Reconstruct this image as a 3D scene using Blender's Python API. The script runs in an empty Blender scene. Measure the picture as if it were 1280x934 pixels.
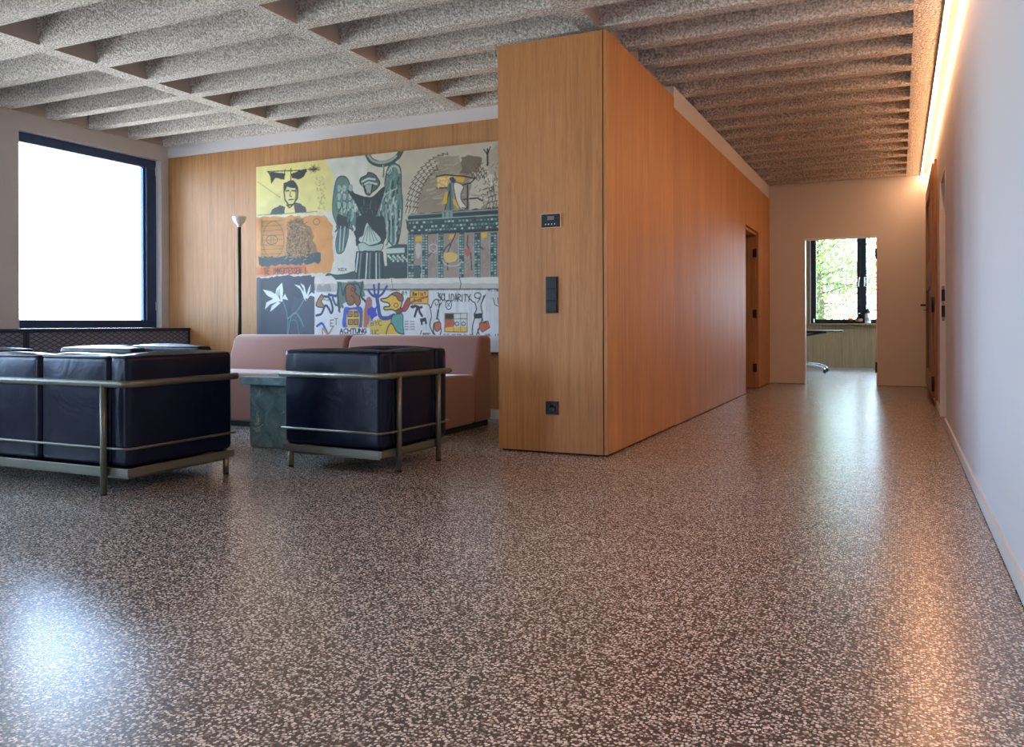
import bpy, bmesh, math, random
import numpy as np
from mathutils import Vector, Matrix

S = bpy.context.scene
C = S.collection
random.seed(7)

# ------------------------------------------------------------------ camera
F_PX, YAW, PITCH, ROLL, CY = 1031.8, -0.438922, -0.0015113, -0.0029954, 407.56
EYE = Vector((0, 0, .88))
fw = Vector((math.sin(YAW) * math.cos(PITCH), math.cos(YAW) * math.cos(PITCH), math.sin(PITCH)))
r0 = Vector((math.cos(YAW), -math.sin(YAW), 0)); u0 = r0.cross(fw)
rt = math.cos(ROLL) * r0 + math.sin(ROLL) * u0
up = -math.sin(ROLL) * r0 + math.cos(ROLL) * u0
cd = bpy.data.cameras.new('camera'); cam = bpy.data.objects.new('camera', cd); C.objects.link(cam)
m = Matrix((rt, up, -fw)).transposed().to_4x4(); m.translation = EYE; cam.matrix_world = m
cd.sensor_width = 36; cd.lens = F_PX / 1280 * 36; cd.shift_y = -(467 - CY) / 1280
cd.clip_start = .05; cd.clip_end = 300
S.camera = cam

# ------------------------------------------------------------------ light and exposure
SKY_STRENGTH = 16.0
LED_STRENGTH = 40.0
S.view_settings.view_transform = 'Standard'; S.view_settings.look = 'None'
S.view_settings.gamma = 1; S.view_settings.use_curve_mapping = False
S.view_settings.exposure = 0.56
S.display_settings.display_device = 'sRGB'

w = bpy.data.worlds.new('overcast_sky'); S.world = w; w.use_nodes = True
nt = w.node_tree; nt.nodes.clear()
wo = nt.nodes.new('ShaderNodeOutputWorld'); bg = nt.nodes.new('ShaderNodeBackground')
tc = nt.nodes.new('ShaderNodeTexCoord'); ns = nt.nodes.new('ShaderNodeTexNoise'); cr = nt.nodes.new('ShaderNodeValToRGB')
ns.inputs['Scale'].default_value = 3.5; ns.inputs['Detail'].default_value = 4
cr.color_ramp.elements[0].position = .36; cr.color_ramp.elements[0].color = (.38, .62, 1, 1)
cr.color_ramp.elements[1].position = .52; cr.color_ramp.elements[1].color = (.68, .84, 1, 1)
nt.links.new(tc.outputs['Generated'], ns.inputs['Vector']); nt.links.new(ns.outputs['Fac'], cr.inputs['Fac'])
sx_ = nt.nodes.new('ShaderNodeSeparateXYZ'); nt.links.new(tc.outputs['Generated'], sx_.inputs[0])
hz = nt.nodes.new('ShaderNodeMapRange'); hz.inputs['From Min'].default_value = -.06; hz.inputs['From Max'].default_value = .02
nt.links.new(sx_.outputs['Z'], hz.inputs['Value'])
mg = nt.nodes.new('ShaderNodeMix'); mg.data_type = 'RGBA'; mg.inputs[6].default_value = (.52, .55, .57, 1)      # pale glow below the horizon, added to throw light up at the ceiling
nt.links.new(hz.outputs[0], mg.inputs[0]); nt.links.new(cr.outputs['Color'], mg.inputs[7]); nt.links.new(mg.outputs[2], bg.inputs['Color']); bg.inputs['Strength'].default_value = SKY_STRENGTH
nt.links.new(bg.outputs[0], wo.inputs[0])

def portal(name, loc, sx, sy, direction):
    """light portal in a window opening: guides the sky's own light, gives off none itself"""
    l = bpy.data.lights.new(name, 'AREA'); l.shape = 'RECTANGLE'; l.size = sx; l.size_y = sy
    l.cycles.is_portal = True
    o = bpy.data.objects.new(name, l); C.objects.link(o); o.location = loc
    o.rotation_euler = Vector(direction).to_track_quat('-Z', 'Y').to_euler()

# ------------------------------------------------------------------ materials
def sr(r, g, b):
    f = lambda c: ((c / 255) / 12.92) if c <= 10 else (((c / 255) + .055) / 1.055) ** 2.4
    return (f(r), f(g), f(b), 1)

def mat(name, col, rough=.5, metal=0, spec=.5, coat=0, emis=None, es=0):
    mm = bpy.data.materials.new(name); mm.use_nodes = True
    b = mm.node_tree.nodes['Principled BSDF']
    b.inputs['Base Color'].default_value = col; b.inputs['Roughness'].default_value = rough
    b.inputs['Metallic'].default_value = metal; b.inputs['Specular IOR Level'].default_value = spec
    b.inputs['Coat Weight'].default_value = coat
    if emis: b.inputs['Emission Color'].default_value = emis; b.inputs['Emission Strength'].default_value = es
    return mm

def nodes(mm):
    n = mm.node_tree.nodes; return mm.node_tree, n, mm.node_tree.links, n['Principled BSDF']

def coords(mm, scale=(1, 1, 1)):
    t, n, l, b = nodes(mm)
    c = n.new('ShaderNodeTexCoord'); mp = n.new('ShaderNodeMapping'); mp.inputs['Scale'].default_value = scale
    l.new(c.outputs['Object'], mp.inputs['Vector']); return mp.outputs['Vector']

def noise(mm, vec, scale, detail=3, rough=.5, dist=0):
    t, n, l, b = nodes(mm); x = n.new('ShaderNodeTexNoise')
    x.inputs['Scale'].default_value = scale; x.inputs['Detail'].default_value = detail
    x.inputs['Roughness'].default_value = rough; x.inputs['Distortion'].default_value = dist
    l.new(vec, x.inputs['Vector']); return x.outputs['Fac']

def ramp(mm, fac, stops, interp='LINEAR'):
    t, n, l, b = nodes(mm); r = n.new('ShaderNodeValToRGB'); r.color_ramp.interpolation = interp
    e = r.color_ramp.elements
    while len(e) < len(stops): e.new(.5)
    for i, (p, c) in enumerate(stops): e[i].position = p; e[i].color = c
    l.new(fac, r.inputs['Fac']); return r.outputs['Color']

def bump(mm, h, strength, dist):
    t, n, l, b = nodes(mm); x = n.new('ShaderNodeBump'); x.inputs['Strength'].default_value = strength
    x.inputs['Distance'].default_value = dist; l.new(h, x.inputs['Height']); l.new(x.outputs['Normal'], b.inputs['Normal'])

def mixc(mm, a, bb, fac, mode='MIX'):
    t, n, l, b = nodes(mm); x = n.new('ShaderNodeMix'); x.data_type = 'RGBA'; x.blend_type = mode
    for s, v in ((x.inputs[0], fac), (x.inputs[6], a), (x.inputs[7], bb)):
        if hasattr(v, 'default_value') or hasattr(v, 'is_linked'): l.new(v, s)
        else: s.default_value = v
    return x.outputs[2]

def wood(name, dark, mid, light, rough=.42, gscale=1.0):
    mm = mat(name, mid, rough); t, n, l, b = nodes(mm)
    v = coords(mm, (1, 1, .035))
    f1 = noise(mm, v, 34 * gscale, 6, .68, .15); f2 = noise(mm, v, 210 * gscale, 3, .6)
    c1 = ramp(mm, f1, [(.26, dark), (.5, mid), (.76, light)])
    c2 = ramp(mm, f2, [(.30, (.86, .84, .81, 1)), (.58, (1.05, 1.05, 1.05, 1))])
    v3 = coords(mm, (1, 1, .12)); f3 = noise(mm, v3, 3.2, 1)
    c3 = ramp(mm, f3, [(.3, (.90, .89, .88, 1)), (.7, (1.06, 1.06, 1.06, 1))])
    l.new(mixc(mm, mixc(mm, c1, c2, 1.0, 'MULTIPLY'), c3, 1.0, 'MULTIPLY'), b.inputs['Base Color'])
    bump(mm, f2, .12, .002)
    return mm

M = {}
M['oak'] = wood('oak_veneer', sr(158, 109, 61), sr(178, 128, 76), sr(194, 144, 90), .55)
M['oak_office'] = wood('office_oak_veneer', sr(118, 96, 66), sr(140, 116, 82), sr(156, 132, 96), .45)
M['pine'] = wood('old_pine', sr(138, 98, 66), sr(164, 122, 84), sr(182, 140, 100), .5)
M['gap'] = mat('dark_gap', sr(24, 18, 15), .8)
M['plaster'] = mat('white_plaster', sr(203, 203, 205), .72)
t, n, l, b = nodes(M['plaster']); bump(M['plaster'], noise(M['plaster'], coords(M['plaster']), 60, 3), .05, .003)
M['skirt'] = mat('painted_skirting', sr(200, 200, 196), .55)
M['joint'] = mat('dark_joint', sr(60, 54, 50), .8)

def sprayed():
    mm = mat('sprayed_concrete', sr(226, 222, 212), .85); t, n, l, b = nodes(mm)
    v = coords(mm)
    vo = n.new('ShaderNodeTexVoronoi'); vo.inputs['Scale'].default_value = 62; vo.feature = 'SMOOTH_F1'
    vo.inputs['Smoothness'].default_value = .35
    l.new(v, vo.inputs['Vector'])
    f = noise(mm, v, 85, 3, .6, .6); mt = n.new('ShaderNodeMath'); mt.operation = 'SUBTRACT'
    l.new(f, mt.inputs[0]); l.new(vo.outputs['Distance'], mt.inputs[1])
    bump(mm, mt.outputs[0], .75, .022)
    c = ramp(mm, noise(mm, v, 60, 4, .65), [(.38, sr(178, 170, 160)), (.60, sr(252, 248, 240))])
    l.new(c, b.inputs['Base Color'])
    return mm
M['sprayed'] = sprayed()
M['smooth_concrete'] = mat('smooth_concrete', sr(196, 182, 174), .7)

def terrazzo():
    mm = mat('polished_terrazzo', sr(130, 115, 105), .2, coat=0); t, n, l, b = nodes(mm)
    v = coords(mm)
    wv = n.new('ShaderNodeTexNoise'); wv.inputs['Scale'].default_value = 70; wv.inputs['Detail'].default_value = 2
    l.new(v, wv.inputs['Vector'])
    vm = n.new('ShaderNodeVectorMath'); vm.operation = 'SCALE'; vm.inputs['Scale'].default_value = .006
    l.new(wv.outputs['Color'], vm.inputs[0])
    va = n.new('ShaderNodeVectorMath'); va.operation = 'ADD'; l.new(v, va.inputs[0]); l.new(vm.outputs[0], va.inputs[1])
    vo = n.new('ShaderNodeTexVoronoi'); vo.inputs['Scale'].default_value = 125; l.new(va.outputs[0], vo.inputs['Vector'])
    sp = n.new('ShaderNodeSeparateColor'); l.new(vo.outputs['Color'], sp.inputs[0])
    chip = ramp(mm, sp.outputs[0], [(0, sr(88, 78, 72)), (.15, sr(136, 125, 117)), (.31, sr(196, 188, 180)), (.62, sr(226, 221, 214)), (.86, sr(168, 157, 148))], 'CONSTANT')
    edge = ramp(mm, vo.outputs['Distance'], [(.44, (1, 1, 1, 1)), (.57, (0, 0, 0, 1))])
    c = mixc(mm, sr(74, 64, 59), chip, edge)
    big = ramp(mm, noise(mm, v, 2.2, 2), [(.3, (.93, .93, .93, 1)), (.7, (1.05, 1.05, 1.05, 1))])
    l.new(mixc(mm, c, big, 1, 'MULTIPLY'), b.inputs['Base Color'])
    b.inputs['Roughness'].default_value = .27
    b.inputs['Specular IOR Level'].default_value = 1.0
    return mm
M['terrazzo'] = terrazzo()

def leather():
    mm = mat('black_leather', sr(4, 13, 37), .34, spec=.25); t, n, l, b = nodes(mm); v = coords(mm)
    f = noise(mm, v, 5.5, 3, .5, 1.0); g = noise(mm, v, 260, 2)
    x = n.new('ShaderNodeMath'); x.operation = 'MULTIPLY_ADD'; x.inputs[1].default_value = .03
    l.new(g, x.inputs[0]); l.new(f, x.inputs[2]); bump(mm, x.outputs[0], .16, .03)
    l.new(ramp(mm, noise(mm, v, 9, 3), [(.3, (.28, .28, .28, 1)), (.7, (.38, .38, .38, 1))]), b.inputs['Roughness'])
    return mm
M['leather'] = leather()
M['steel'] = mat('matt_grey_tube', sr(108, 108, 96), .38, metal=.55)
M['chrome'] = mat('polished_chrome', sr(200, 205, 210), .12, metal=1)
M['rubber'] = mat('black_rubber', sr(14, 14, 15), .6)

def fabric():
    mm = mat('dusty_pink_fabric', sr(170, 126, 112), .85); t, n, l, b = nodes(mm); v = coords(mm)
    l.new(ramp(mm, noise(mm, v, 350, 2), [(.3, sr(134, 94, 83)), (.7, sr(158, 115, 102))]), b.inputs['Base Color'])
    b.inputs['Sheen Weight'].default_value = .6; b.inputs['Sheen Roughness'].default_value = .4
    bump(mm, noise(mm, v, 500, 2), .2, .002); return mm
M['fabric'] = fabric()

def marble():
    mm = mat('green_marble', sr(66, 92, 88), .22); t, n, l, b = nodes(mm); v = coords(mm)
    base = ramp(mm, noise(mm, v, 9, 6, .65, .8), [(.25, sr(76, 104, 112)), (.5, sr(108, 138, 144)), (.75, sr(140, 168, 170))])
    vn = ramp(mm, noise(mm, v, 4.5, 5, .6, 2.2), [(.485, (0, 0, 0, 1)), (.5, (1, 1, 1, 1)), (.515, (0, 0, 0, 1))])
    msk = ramp(mm, noise(mm, v, 6, 2), [(.58, (0, 0, 0, 1)), (.68, (1, 1, 1, 1))])
    fac = mixc(mm, vn, msk, 1.0, 'MULTIPLY')
    l.new(mixc(mm, base, sr(205, 212, 208), fac), b.inputs['Base Color']); return mm
M['marble'] = marble()
M['frame'] = mat('blue_black_window_frame', sr(38, 66, 112), .4)
M['frame_dark'] = mat('black_window_frame', sr(14, 15, 17), .4)
M['cab_top'] = mat('dark_cabinet_top', sr(36, 46, 70), .42)

def mesh_panel():
    mm = mat('diamond_pattern_panel', sr(60, 62, 72), .5); t, n, l, b = nodes(mm)
    c = n.new('ShaderNodeTexCoord'); s = n.new('ShaderNodeSeparateXYZ'); l.new(c.outputs['Object'], s.inputs[0])
    outs = []
    for sg in (1, -1):
        a = n.new('ShaderNodeMath'); a.operation = 'MULTIPLY_ADD'; a.inputs[1].default_value = 2.0 * sg
        l.new(s.outputs['Z'], a.inputs[0]); l.new(s.outputs['Y'], a.inputs[2])
        d = n.new('ShaderNodeMath'); d.operation = 'PINGPONG'; d.inputs[1].default_value = .045; l.new(a.outputs[0], d.inputs[0])
        outs.append(d.outputs[0])
    mn = n.new('ShaderNodeMath'); mn.operation = 'MINIMUM'; l.new(outs[0], mn.inputs[0]); l.new(outs[1], mn.inputs[1])
    sc = n.new('ShaderNodeMath'); sc.operation = 'MULTIPLY'; sc.inputs[1].default_value = 22; l.new(mn.outputs[0], sc.inputs[0])
    l.new(ramp(mm, sc.outputs[0], [(.10, sr(58, 66, 88)), (.3, sr(116, 126, 150))]), b.inputs['Base Color'])
    bump(mm, sc.outputs[0], .6, .008); return mm
M['meshpanel'] = mesh_panel()
M['black_plastic'] = mat('black_plastic', sr(10, 10, 11), .4, spec=.3)
M['black_satin'] = mat('black_satin_metal', sr(16, 16, 18), .4)
M['edge_metal'] = mat('thin_metal_edge', sr(205, 185, 150), .4, metal=.5)
M['lcd'] = mat('grey_display', sr(96, 94, 84), .25)
M['whiteplastic'] = mat('white_enamel', sr(235, 235, 232), .3)
M['jambwhite'] = mat('white_lacquer', sr(224, 218, 212), .4)
M['led'] = mat('warm_led_diffuser', (1, 1, 1, 1), .5, emis=(1, .50, .25, 1), es=LED_STRENGTH)
M['alu'] = mat('led_aluminium', sr(190, 185, 175), .35, metal=.6)
M['bark'] = mat('tree_bark', sr(84, 70, 60), .9)

def glassy(name, tint=(1, 1, 1, 1), refl=.06):
    mm = bpy.data.materials.new(name); mm.use_nodes = True; t = mm.node_tree; t.nodes.clear()
    o = t.nodes.new('ShaderNodeOutputMaterial'); mx = t.nodes.new('ShaderNodeMixShader')
    tr = t.nodes.new('ShaderNodeBsdfTransparent'); tr.inputs[0].default_value = tint
    g = t.nodes.new('ShaderNodeBsdfGlossy'); g.inputs['Roughness'].default_value = .02
    fr = t.nodes.new('ShaderNodeFresnel'); fr.inputs['IOR'].default_value = 1.4
    t.links.new(fr.outputs[0], mx.inputs[0]); t.links.new(tr.outputs[0], mx.inputs[1]); t.links.new(g.outputs[0], mx.inputs[2])
    t.links.new(mx.outputs[0], o.inputs[0]); return mm
M['glass'] = glassy('window_glass')
M['amber'] = glassy('amber_glass', (.75, .42, .18, 1))
M['clear'] = glassy('clear_bottle_glass', (.86, .9, .88, 1))
M['brownglass'] = glassy('brown_glass', (.32, .14, .07, 1))
M['label_dark'] = mat('dark_label', sr(50, 40, 38), .6)
M['label_orange'] = mat('orange_label', sr(150, 96, 72), .6)
M['label_white'] = mat('white_label', sr(225, 225, 220), .6)

def leaf():
    mm = mat('bright_leaves', sr(150, 185, 70), .5); t, n, l, b = nodes(mm)
    oi = n.new('ShaderNodeTexCoord')
    c = ramp(mm, noise(mm, oi.outputs['Object'], 1.6, 3), [(.3, sr(74, 106, 48)), (.55, sr(112, 136, 56)), (.75, sr(146, 154, 70))])
    l.new(c, b.inputs['Base Color'])
    tl = n.new('ShaderNodeBsdfTranslucent'); l.new(c, tl.inputs[0]); mx = n.new('ShaderNodeMixShader'); mx.inputs[0].default_value = .5
    o = n['Material Output']; l.new(b.outputs[0], mx.inputs[1]); l.new(tl.outputs[0], mx.inputs[2]); l.new(mx.outputs[0], o.inputs[0])
    return mm
M['leaf'] = leaf()
M['grass'] = mat('lawn', sr(96, 120, 60), .9)

# ------------------------------------------------------------------ helpers
def box(bm, x0, x1, y0, y1, z0, z1, mi=0, faces_mi=None):
    v = [bm.verts.new(p) for p in ((x0, y0, z0), (x1, y0, z0), (x1, y1, z0), (x0, y1, z0), (x0, y0, z1), (x1, y0, z1), (x1, y1, z1), (x0, y1, z1))]
    fs = {'-z': (3, 2, 1, 0), '+z': (4, 5, 6, 7), '-y': (0, 1, 5, 4), '+x': (1, 2, 6, 5), '+y': (2, 3, 7, 6), '-x': (3, 0, 4, 7)}
    for k, idx in fs.items():
        f = bm.faces.new([v[i] for i in idx]); f.material_index = (faces_mi or {}).get(k, mi)

def prism(bm, pts2, axis, a0, a1, mi=0):
    """extrude a closed 2-D outline along an axis ('x': pts are (y,z); 'y': (x,z); 'z': (x,y))"""
    mk = {'x': lambda a, p: (a, p[0], p[1]), 'y': lambda a, p: (p[0], a, p[1]), 'z': lambda a, p: (p[0], p[1], a)}[axis]
    A = [bm.verts.new(mk(a0, p)) for p in pts2]; B = [bm.verts.new(mk(a1, p)) for p in pts2]
    n_ = len(pts2)
    fl = [bm.faces.new(A), bm.faces.new(B[::-1])]
    for i in range(n_): fl.append(bm.faces.new((A[i], B[i], B[(i + 1) % n_], A[(i + 1) % n_])))
    for f in fl: f.material_index = mi

def lathe(bm, prof, seg=32, c=(0, 0, 0), mi=0):
    rings = []
    for r, z in prof:
        if r < 1e-6: rings.append([bm.verts.new((c[0], c[1], c[2] + z))])
        else: rings.append([bm.verts.new((c[0] + r * math.cos(2 * math.pi * i / seg), c[1] + r * math.sin(2 * math.pi * i / seg), c[2] + z)) for i in range(seg)])
    for a, b_ in zip(rings, rings[1:]):
        for i in range(seg):
            j = (i + 1) % seg
            if len(a) == 1 and len(b_) == 1: continue
            if len(a) == 1: f = bm.faces.new((a[0], b_[j], b_[i]))
            elif len(b_) == 1: f = bm.faces.new((a[i], a[j], b_[0]))
            else: f = bm.faces.new((a[i], a[j], b_[j], b_[i]))
            f.smooth = True; f.material_index = mi

def round_path(pts, rad, seg=6):
    out = [Vector(pts[0])]
    for a, p, b_ in zip(pts, pts[1:], pts[2:]):
        a, p, b_ = Vector(a), Vector(p), Vector(b_)
        d1 = (a - p).normalized(); d2 = (b_ - p).normalized()
        r = min(rad, (a - p).length * .49, (b_ - p).length * .49)
        for i in range(seg + 1):
            t_ = i / seg; out.append((1 - t_) ** 2 * (p + d1 * r) + 2 * t_ * (1 - t_) * p + t_ ** 2 * (p + d2 * r))
    out.append(Vector(pts[-1])); return out

def tube(bm, path, rad, seg=14, mi=0, sz=1.0):
    path = [Vector(p) for p in path]; rings = []; n_ = len(path)
    ref = Vector((0, 0, 1))
    for i, p in enumerate(path):
        d = (path[min(i + 1, n_ - 1)] - path[max(i - 1, 0)]).normalized()
        rf = ref if abs(d.dot(ref)) < .95 else Vector((0, 1, 0))
        s_ = d.cross(rf).normalized(); u_ = s_.cross(d).normalized()
        r = rad[i] if isinstance(rad, (list, tuple)) else rad
        rings.append([bm.verts.new(p + s_ * r * math.cos(2 * math.pi * k / seg) + u_ * r * sz * math.sin(2 * math.pi * k / seg)) for k in range(seg)])
    for a, b_ in zip(rings, rings[1:]):
        for k in range(seg):
            f = bm.faces.new((a[k], a[(k + 1) % seg], b_[(k + 1) % seg], b_[k])); f.smooth = True; f.material_index = mi
    for rg, fl in ((rings[0], True), (rings[-1], False)):
        f = bm.faces.new(rg[::-1] if fl else rg); f.material_index = mi

def obj(name, bm, mats, parent=None, loc=None, bevel=0, smooth=False):
    bmesh.ops.recalc_face_normals(bm, faces=bm.faces)
    me = bpy.data.meshes.new(name); bm.to_mesh(me); bm.free()
    for mm in (mats if isinstance(mats, (list, tuple)) else [mats]): me.materials.append(mm)
    if smooth:
        for p in me.polygons: p.use_smooth = True
    o = bpy.data.objects.new(name, me); C.objects.link(o)
    if parent: o.parent = parent
    if loc: o.location = loc
    if bevel:
        b_ = o.modifiers.new('bevel', 'BEVEL'); b_.width = bevel; b_.segments = 2; b_.limit_method = 'ANGLE'
    return o

def thing(name, label, cat, loc=(0, 0, 0), rz=0, group=None):
    o = bpy.data.objects.new(name, None); C.objects.link(o); o.location = loc; o.rotation_euler = (0, 0, rz)
    o.empty_display_size = .1
    tag(o, label, cat, group); return o

def tag(o, label, cat, group=None):
    o['label'] = label; o['category'] = cat
    if group: o['group'] = group
    return o

def struct(name, bm, mats, bevel=0):
    o = obj(name, bm, mats, bevel=bevel); o['kind'] = 'structure'; return o

def copy_tree(o, parent=None):
    c = o.copy(); C.objects.link(c)
    if parent: c.parent = parent
    for ch in list(o.children): copy_tree(ch, c)
    return c

# ------------------------------------------------------------------ room numbers (metres; x right, y down the hall)
XL, XR = -7.62, .357            # left window wall, right wall
YB, YP, YE = -3.6, 6.93, 12.76  # rear wall, painting wall, end of hall
ZC, ZT = 2.93, 3.31             # underside of ribs, top of coffers
XC = -1.75                      # wood faced side of the core
XF = -2.55                      # its left side
YF = 5.21                       # its front
YO = 17.83                      # office back wall

# floor
bm = bmesh.new(); box(bm, XL - .4, XR + 1.6, YB - .3, YO + .3, -.12, 0); struct('floor', bm, M['terrazzo'])

# ceiling: one waffle slab, sprayed ribs running across, smooth faced beams running down the hall
bm = bmesh.new()
beams = [(-5.82, -5.67), (-3.85, -3.705), (-2.01, -1.87)]
for a, b_ in beams:
    y1 = YE if b_ > -2 else YP
    box(bm, a, b_, YB, y1, ZC, ZT, 0, {'+x': 1, '-x': 1})
box(bm, XL - .3, XL + .02, YB, YP, ZC, ZT, 0, {'+x': 1})
box(bm, .09, .262, YB, YE, ZC, ZT, 0, {'-x': 1})
bays = [(XL + .02, -5.82, YP), (-5.67, -3.85, YP), (-3.705, -2.01, YP), (-1.87, .09, YE)]
for xa, xb, ye in bays:
    for k in range(-16, 20):
        y0 = 3.985 + .476 * k
        if y0 > ye - .02: break
        y1 = min(y0 + .112, ye)
        prism(bm, [(y0, ZC), (y1, ZC), (min(y1 + .045, ye), ZT), (y0 - .045, ZT)], 'x', xa, xb, 0)
box(bm, XL - .3, XR + .3, YB - .3, YE, ZT, ZT + .15, 0)
box(bm, .262, XR + .3, YB, YE, ZC + .075, ZT, 1)     # shallow slot above the light line
box(bm, XL, XF, YP, YE, ZC, ZT, 1)
struct('ceiling', bm, [M['sprayed'], M['smooth_concrete']])
# office ceiling
bm = bmesh.new(); box(bm, -4.2, XR + 1.6, YE + .14, YO + .3, 2.72, 2.95); struct('trim_1', bm, M['plaster'])

# left wall with window openings
def wall_with_openings(bm, axis, a0, a1, c0, c1, z1, holes, mi=0):
    """wall running along axis from a0 to a1, thickness c0..c1, holes = (h0, h1, z0, z1)"""
    def bx(p0, p1, q0, q1):
        if p1 - p0 < 1e-4 or q1 - q0 < 1e-4: return
        if axis == 'y': box(bm, c0, c1, p0, p1, q0, q1, mi)
        else: box(bm, p0, p1, c0, c1, q0, q1, mi)
    cur = a0
    for h0, h1, z0_, z1_ in sorted(holes):
        bx(cur, h0, 0, z1); bx(h0, h1, 0, z0_); bx(h0, h1, z1_, z1); cur = h1
    bx(cur, a1, 0, z1)

left_holes = [(5.145, 6.825, .857, 2.765)] + [(5.145 - 2.5 * k, 6.825 - 2.5 * k, .857, 2.765) for k in (1, 2, 3)]
bm = bmesh.new(); wall_with_openings(bm, 'y', YB, YP + .1, XL - .3, XL, ZC, left_holes); struct('wall_left', bm, M['plaster'])
# rear wall with wide glazing behind the camera
rear_holes = [(-7.4, -6.0, .3, 2.75)]
bm = bmesh.new(); wall_with_openings(bm, 'x', XL - .3, XR + .3, YB - .3, YB, ZC, rear_holes); struct('wall_rear', bm, M['plaster'])

def window_y(idx, y0, y1, z0, z1, x):
    """fixed window in the left wall: outer frame, sash frame and pane"""
    bm = bmesh.new(); f = .055
    for a in ((y0, y0 + .022, z0 + .085, z1 - .095), (y1 - .13, y1, z0 + .085, z1 - .095), (y0, y1, z0, z0 + .085), (y0, y1, z1 - .095, z1)):
        box(bm, x - .07, x, a[0], a[1], a[2], a[3])
    for a in ((y1 - .150, y1 - .1305, z0 + .0855, z1 - .0955),):
        box(bm, x - .085, x - .03, a[0], a[1], a[2], a[3])
    w_ = struct('window_%d' % idx, bm, M['frame'], .003)
    bm = bmesh.new(); box(bm, x - .062, x - .05, y0 + .01, y1 - .02, z0 + .02, z1 - .02); p = obj('pane', bm, M['glass'], w_); p['kind'] = 'structure'
    for zz in (z0 + .25, z1 - .12):
        bm = bmesh.new(); box(bm, x, x + .015, y1 - .012, y1 + .004, zz - .05, zz + .05); h = obj('hinge', bm, M['skirt'], w_); h['kind'] = 'structure'
    bm = bmesh.new(); box(bm, x + .001, XL - .0005, y0, y1, z0, z0 + .0015); sp_ = obj('sill_sheet', bm, M['cab_top'], w_); sp_['kind'] = 'structure'
    portal('window_portal', (x - .2, (y0 + y1) / 2, (z0 + z1) / 2), y1 - y0, z1 - z0, (1, 0, 0))

for i, hdef in enumerate(left_holes):
    window_y(i + 1, hdef[0] + .001, hdef[1] - .001, hdef[2] + .001, hdef[3] - .001, -7.70)
for i, hdef in enumerate(rear_holes):
    bm = bmesh.new(); a0, a1, z0, z1 = hdef; y = YB - .1
    for q in ((a0, a0 + .07, z0, z1), (a1 - .07, a1, z0, z1), (a0, a1, z0, z0 + .07), (a0, a1, z1 - .07, z1)):
        box(bm, q[0], q[1], y - .07, y, q[2], q[3])
    w_ = struct('window_%d' % (i + 5), bm, M['frame'], .003)
    bm = bmesh.new(); box(bm, a0 + .02, a1 - .02, y - .05, y - .04, z0 + .02, z1 - .02); p = obj('pane', bm, M['glass'], w_); p['kind'] = 'structure'
    portal('rear_window_portal', ((a0 + a1) / 2, y - .1, (z0 + z1) / 2), a1 - a0, z1 - z0, (0, 1, 0))

# painting wall, oak boards up to 2.81, white band above
bm = bmesh.new()
box(bm, XL - .02, XF, YP + .02, YP + .14, 0, ZC, 1)
edges = [XL, -6.625, -5.705, -4.785, -3.865, -2.945, XF]
for a, b_ in zip(edges, edges[1:]): box(bm, a + .0015, b_ - .0015, YP, YP + .02, .09, 2.808, 0)
struct('wall_painting', bm, [M['oak'], M['gap']])
bm = bmesh.new(); box(bm, XL, XF, YP - .012, YP + .02, 2.808, ZC); struct('trim_2', bm, M['plaster'])
bm = bmesh.new(); box(bm, XL, XF, YP - .008, YP + .02, 0, .088); struct('baseboard_painting', bm, M['skirt'])

# oak core: front panel and long side with a door opening
DY0, DY1, DZ = 10.65, 11.70, 2.135
bm = bmesh.new()
box(bm, XF, XC - .031, YF, YF + .019, .012, 2.833, 0)                                # front sheet
box(bm, XF + .02, XC - .024, YF + .019, YP, .0, 2.825, 1)                            # carcass
box(bm, XF, XF + .02, YF + .019, YP, .012, 2.833, 0)                                 # left side sheet
box(bm, XF + .02, XC - .028, YP, DY0 - .06, 0, 2.735, 1)
box(bm, XF + .02, XC - .028, DY1 + .06, YE, 0, 2.735, 1)
box(bm, XF + .02, XC - .028, DY0 - .06, DY1 + .06, DZ, 2.735, 1)
side_edges = [YF + .028, 7.02]
box(bm, XC - .023, XC, YF, 7.0185, .014, 2.833, 0)
for a, b_ in ((7.02, 8.24), (8.24, 9.46), (9.46, DY0), (DY1, YE)): box(bm, XC - .028, XC, a + .0015, b_ - .0015, .010, 2.742, 0)
box(bm, XC - .028, XC, DY0, DY1, DZ, 2.742, 0)
struct('wall_core', bm, [M['oak'], M['gap']])
bm = bmesh.new(); box(bm, XF + .02, XC - .004, 7.02, YE, 2.7425, ZC + .0); struct('trim_3', bm, M['plaster'])
# door recess lining
bm = bmesh.new()
box(bm, XF - .6, XC - .028, DY0 - .06, DY0 - .001, 0, DZ); box(bm, XF - .6, XC - .028, DY1 + .001, DY1 + .06, 0, DZ)
box(bm, XF - .6, XF - .56, DY0 - .06, DY1 + .06, 0, DZ)
box(bm, XF - .6, XC - .028, DY0, DY1, DZ - .04, DZ - .001)
struct('trim_4', bm, M['oak'])
bm = bmesh.new(); box(bm, XC - .86, XC - .035, DY1 - .055, DY1 - .015, .01, DZ - .05)
d1 = struct('door_1', bm, M['pine'], .002)
for zz in (.28, 1.02, 1.85):
    bm = bmesh.new(); tube(bm, [(XC - .028, DY1 - .062, zz - .06), (XC - .028, DY1 - .062, zz + .06)], .012, 10)
    box(bm, XC - .07, XC - .03, DY1 - .060, DY1 - .055, zz - .055, zz + .055)
    h = obj('hinge', bm, M['black_satin'], d1); h['kind'] = 'structure'

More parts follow.
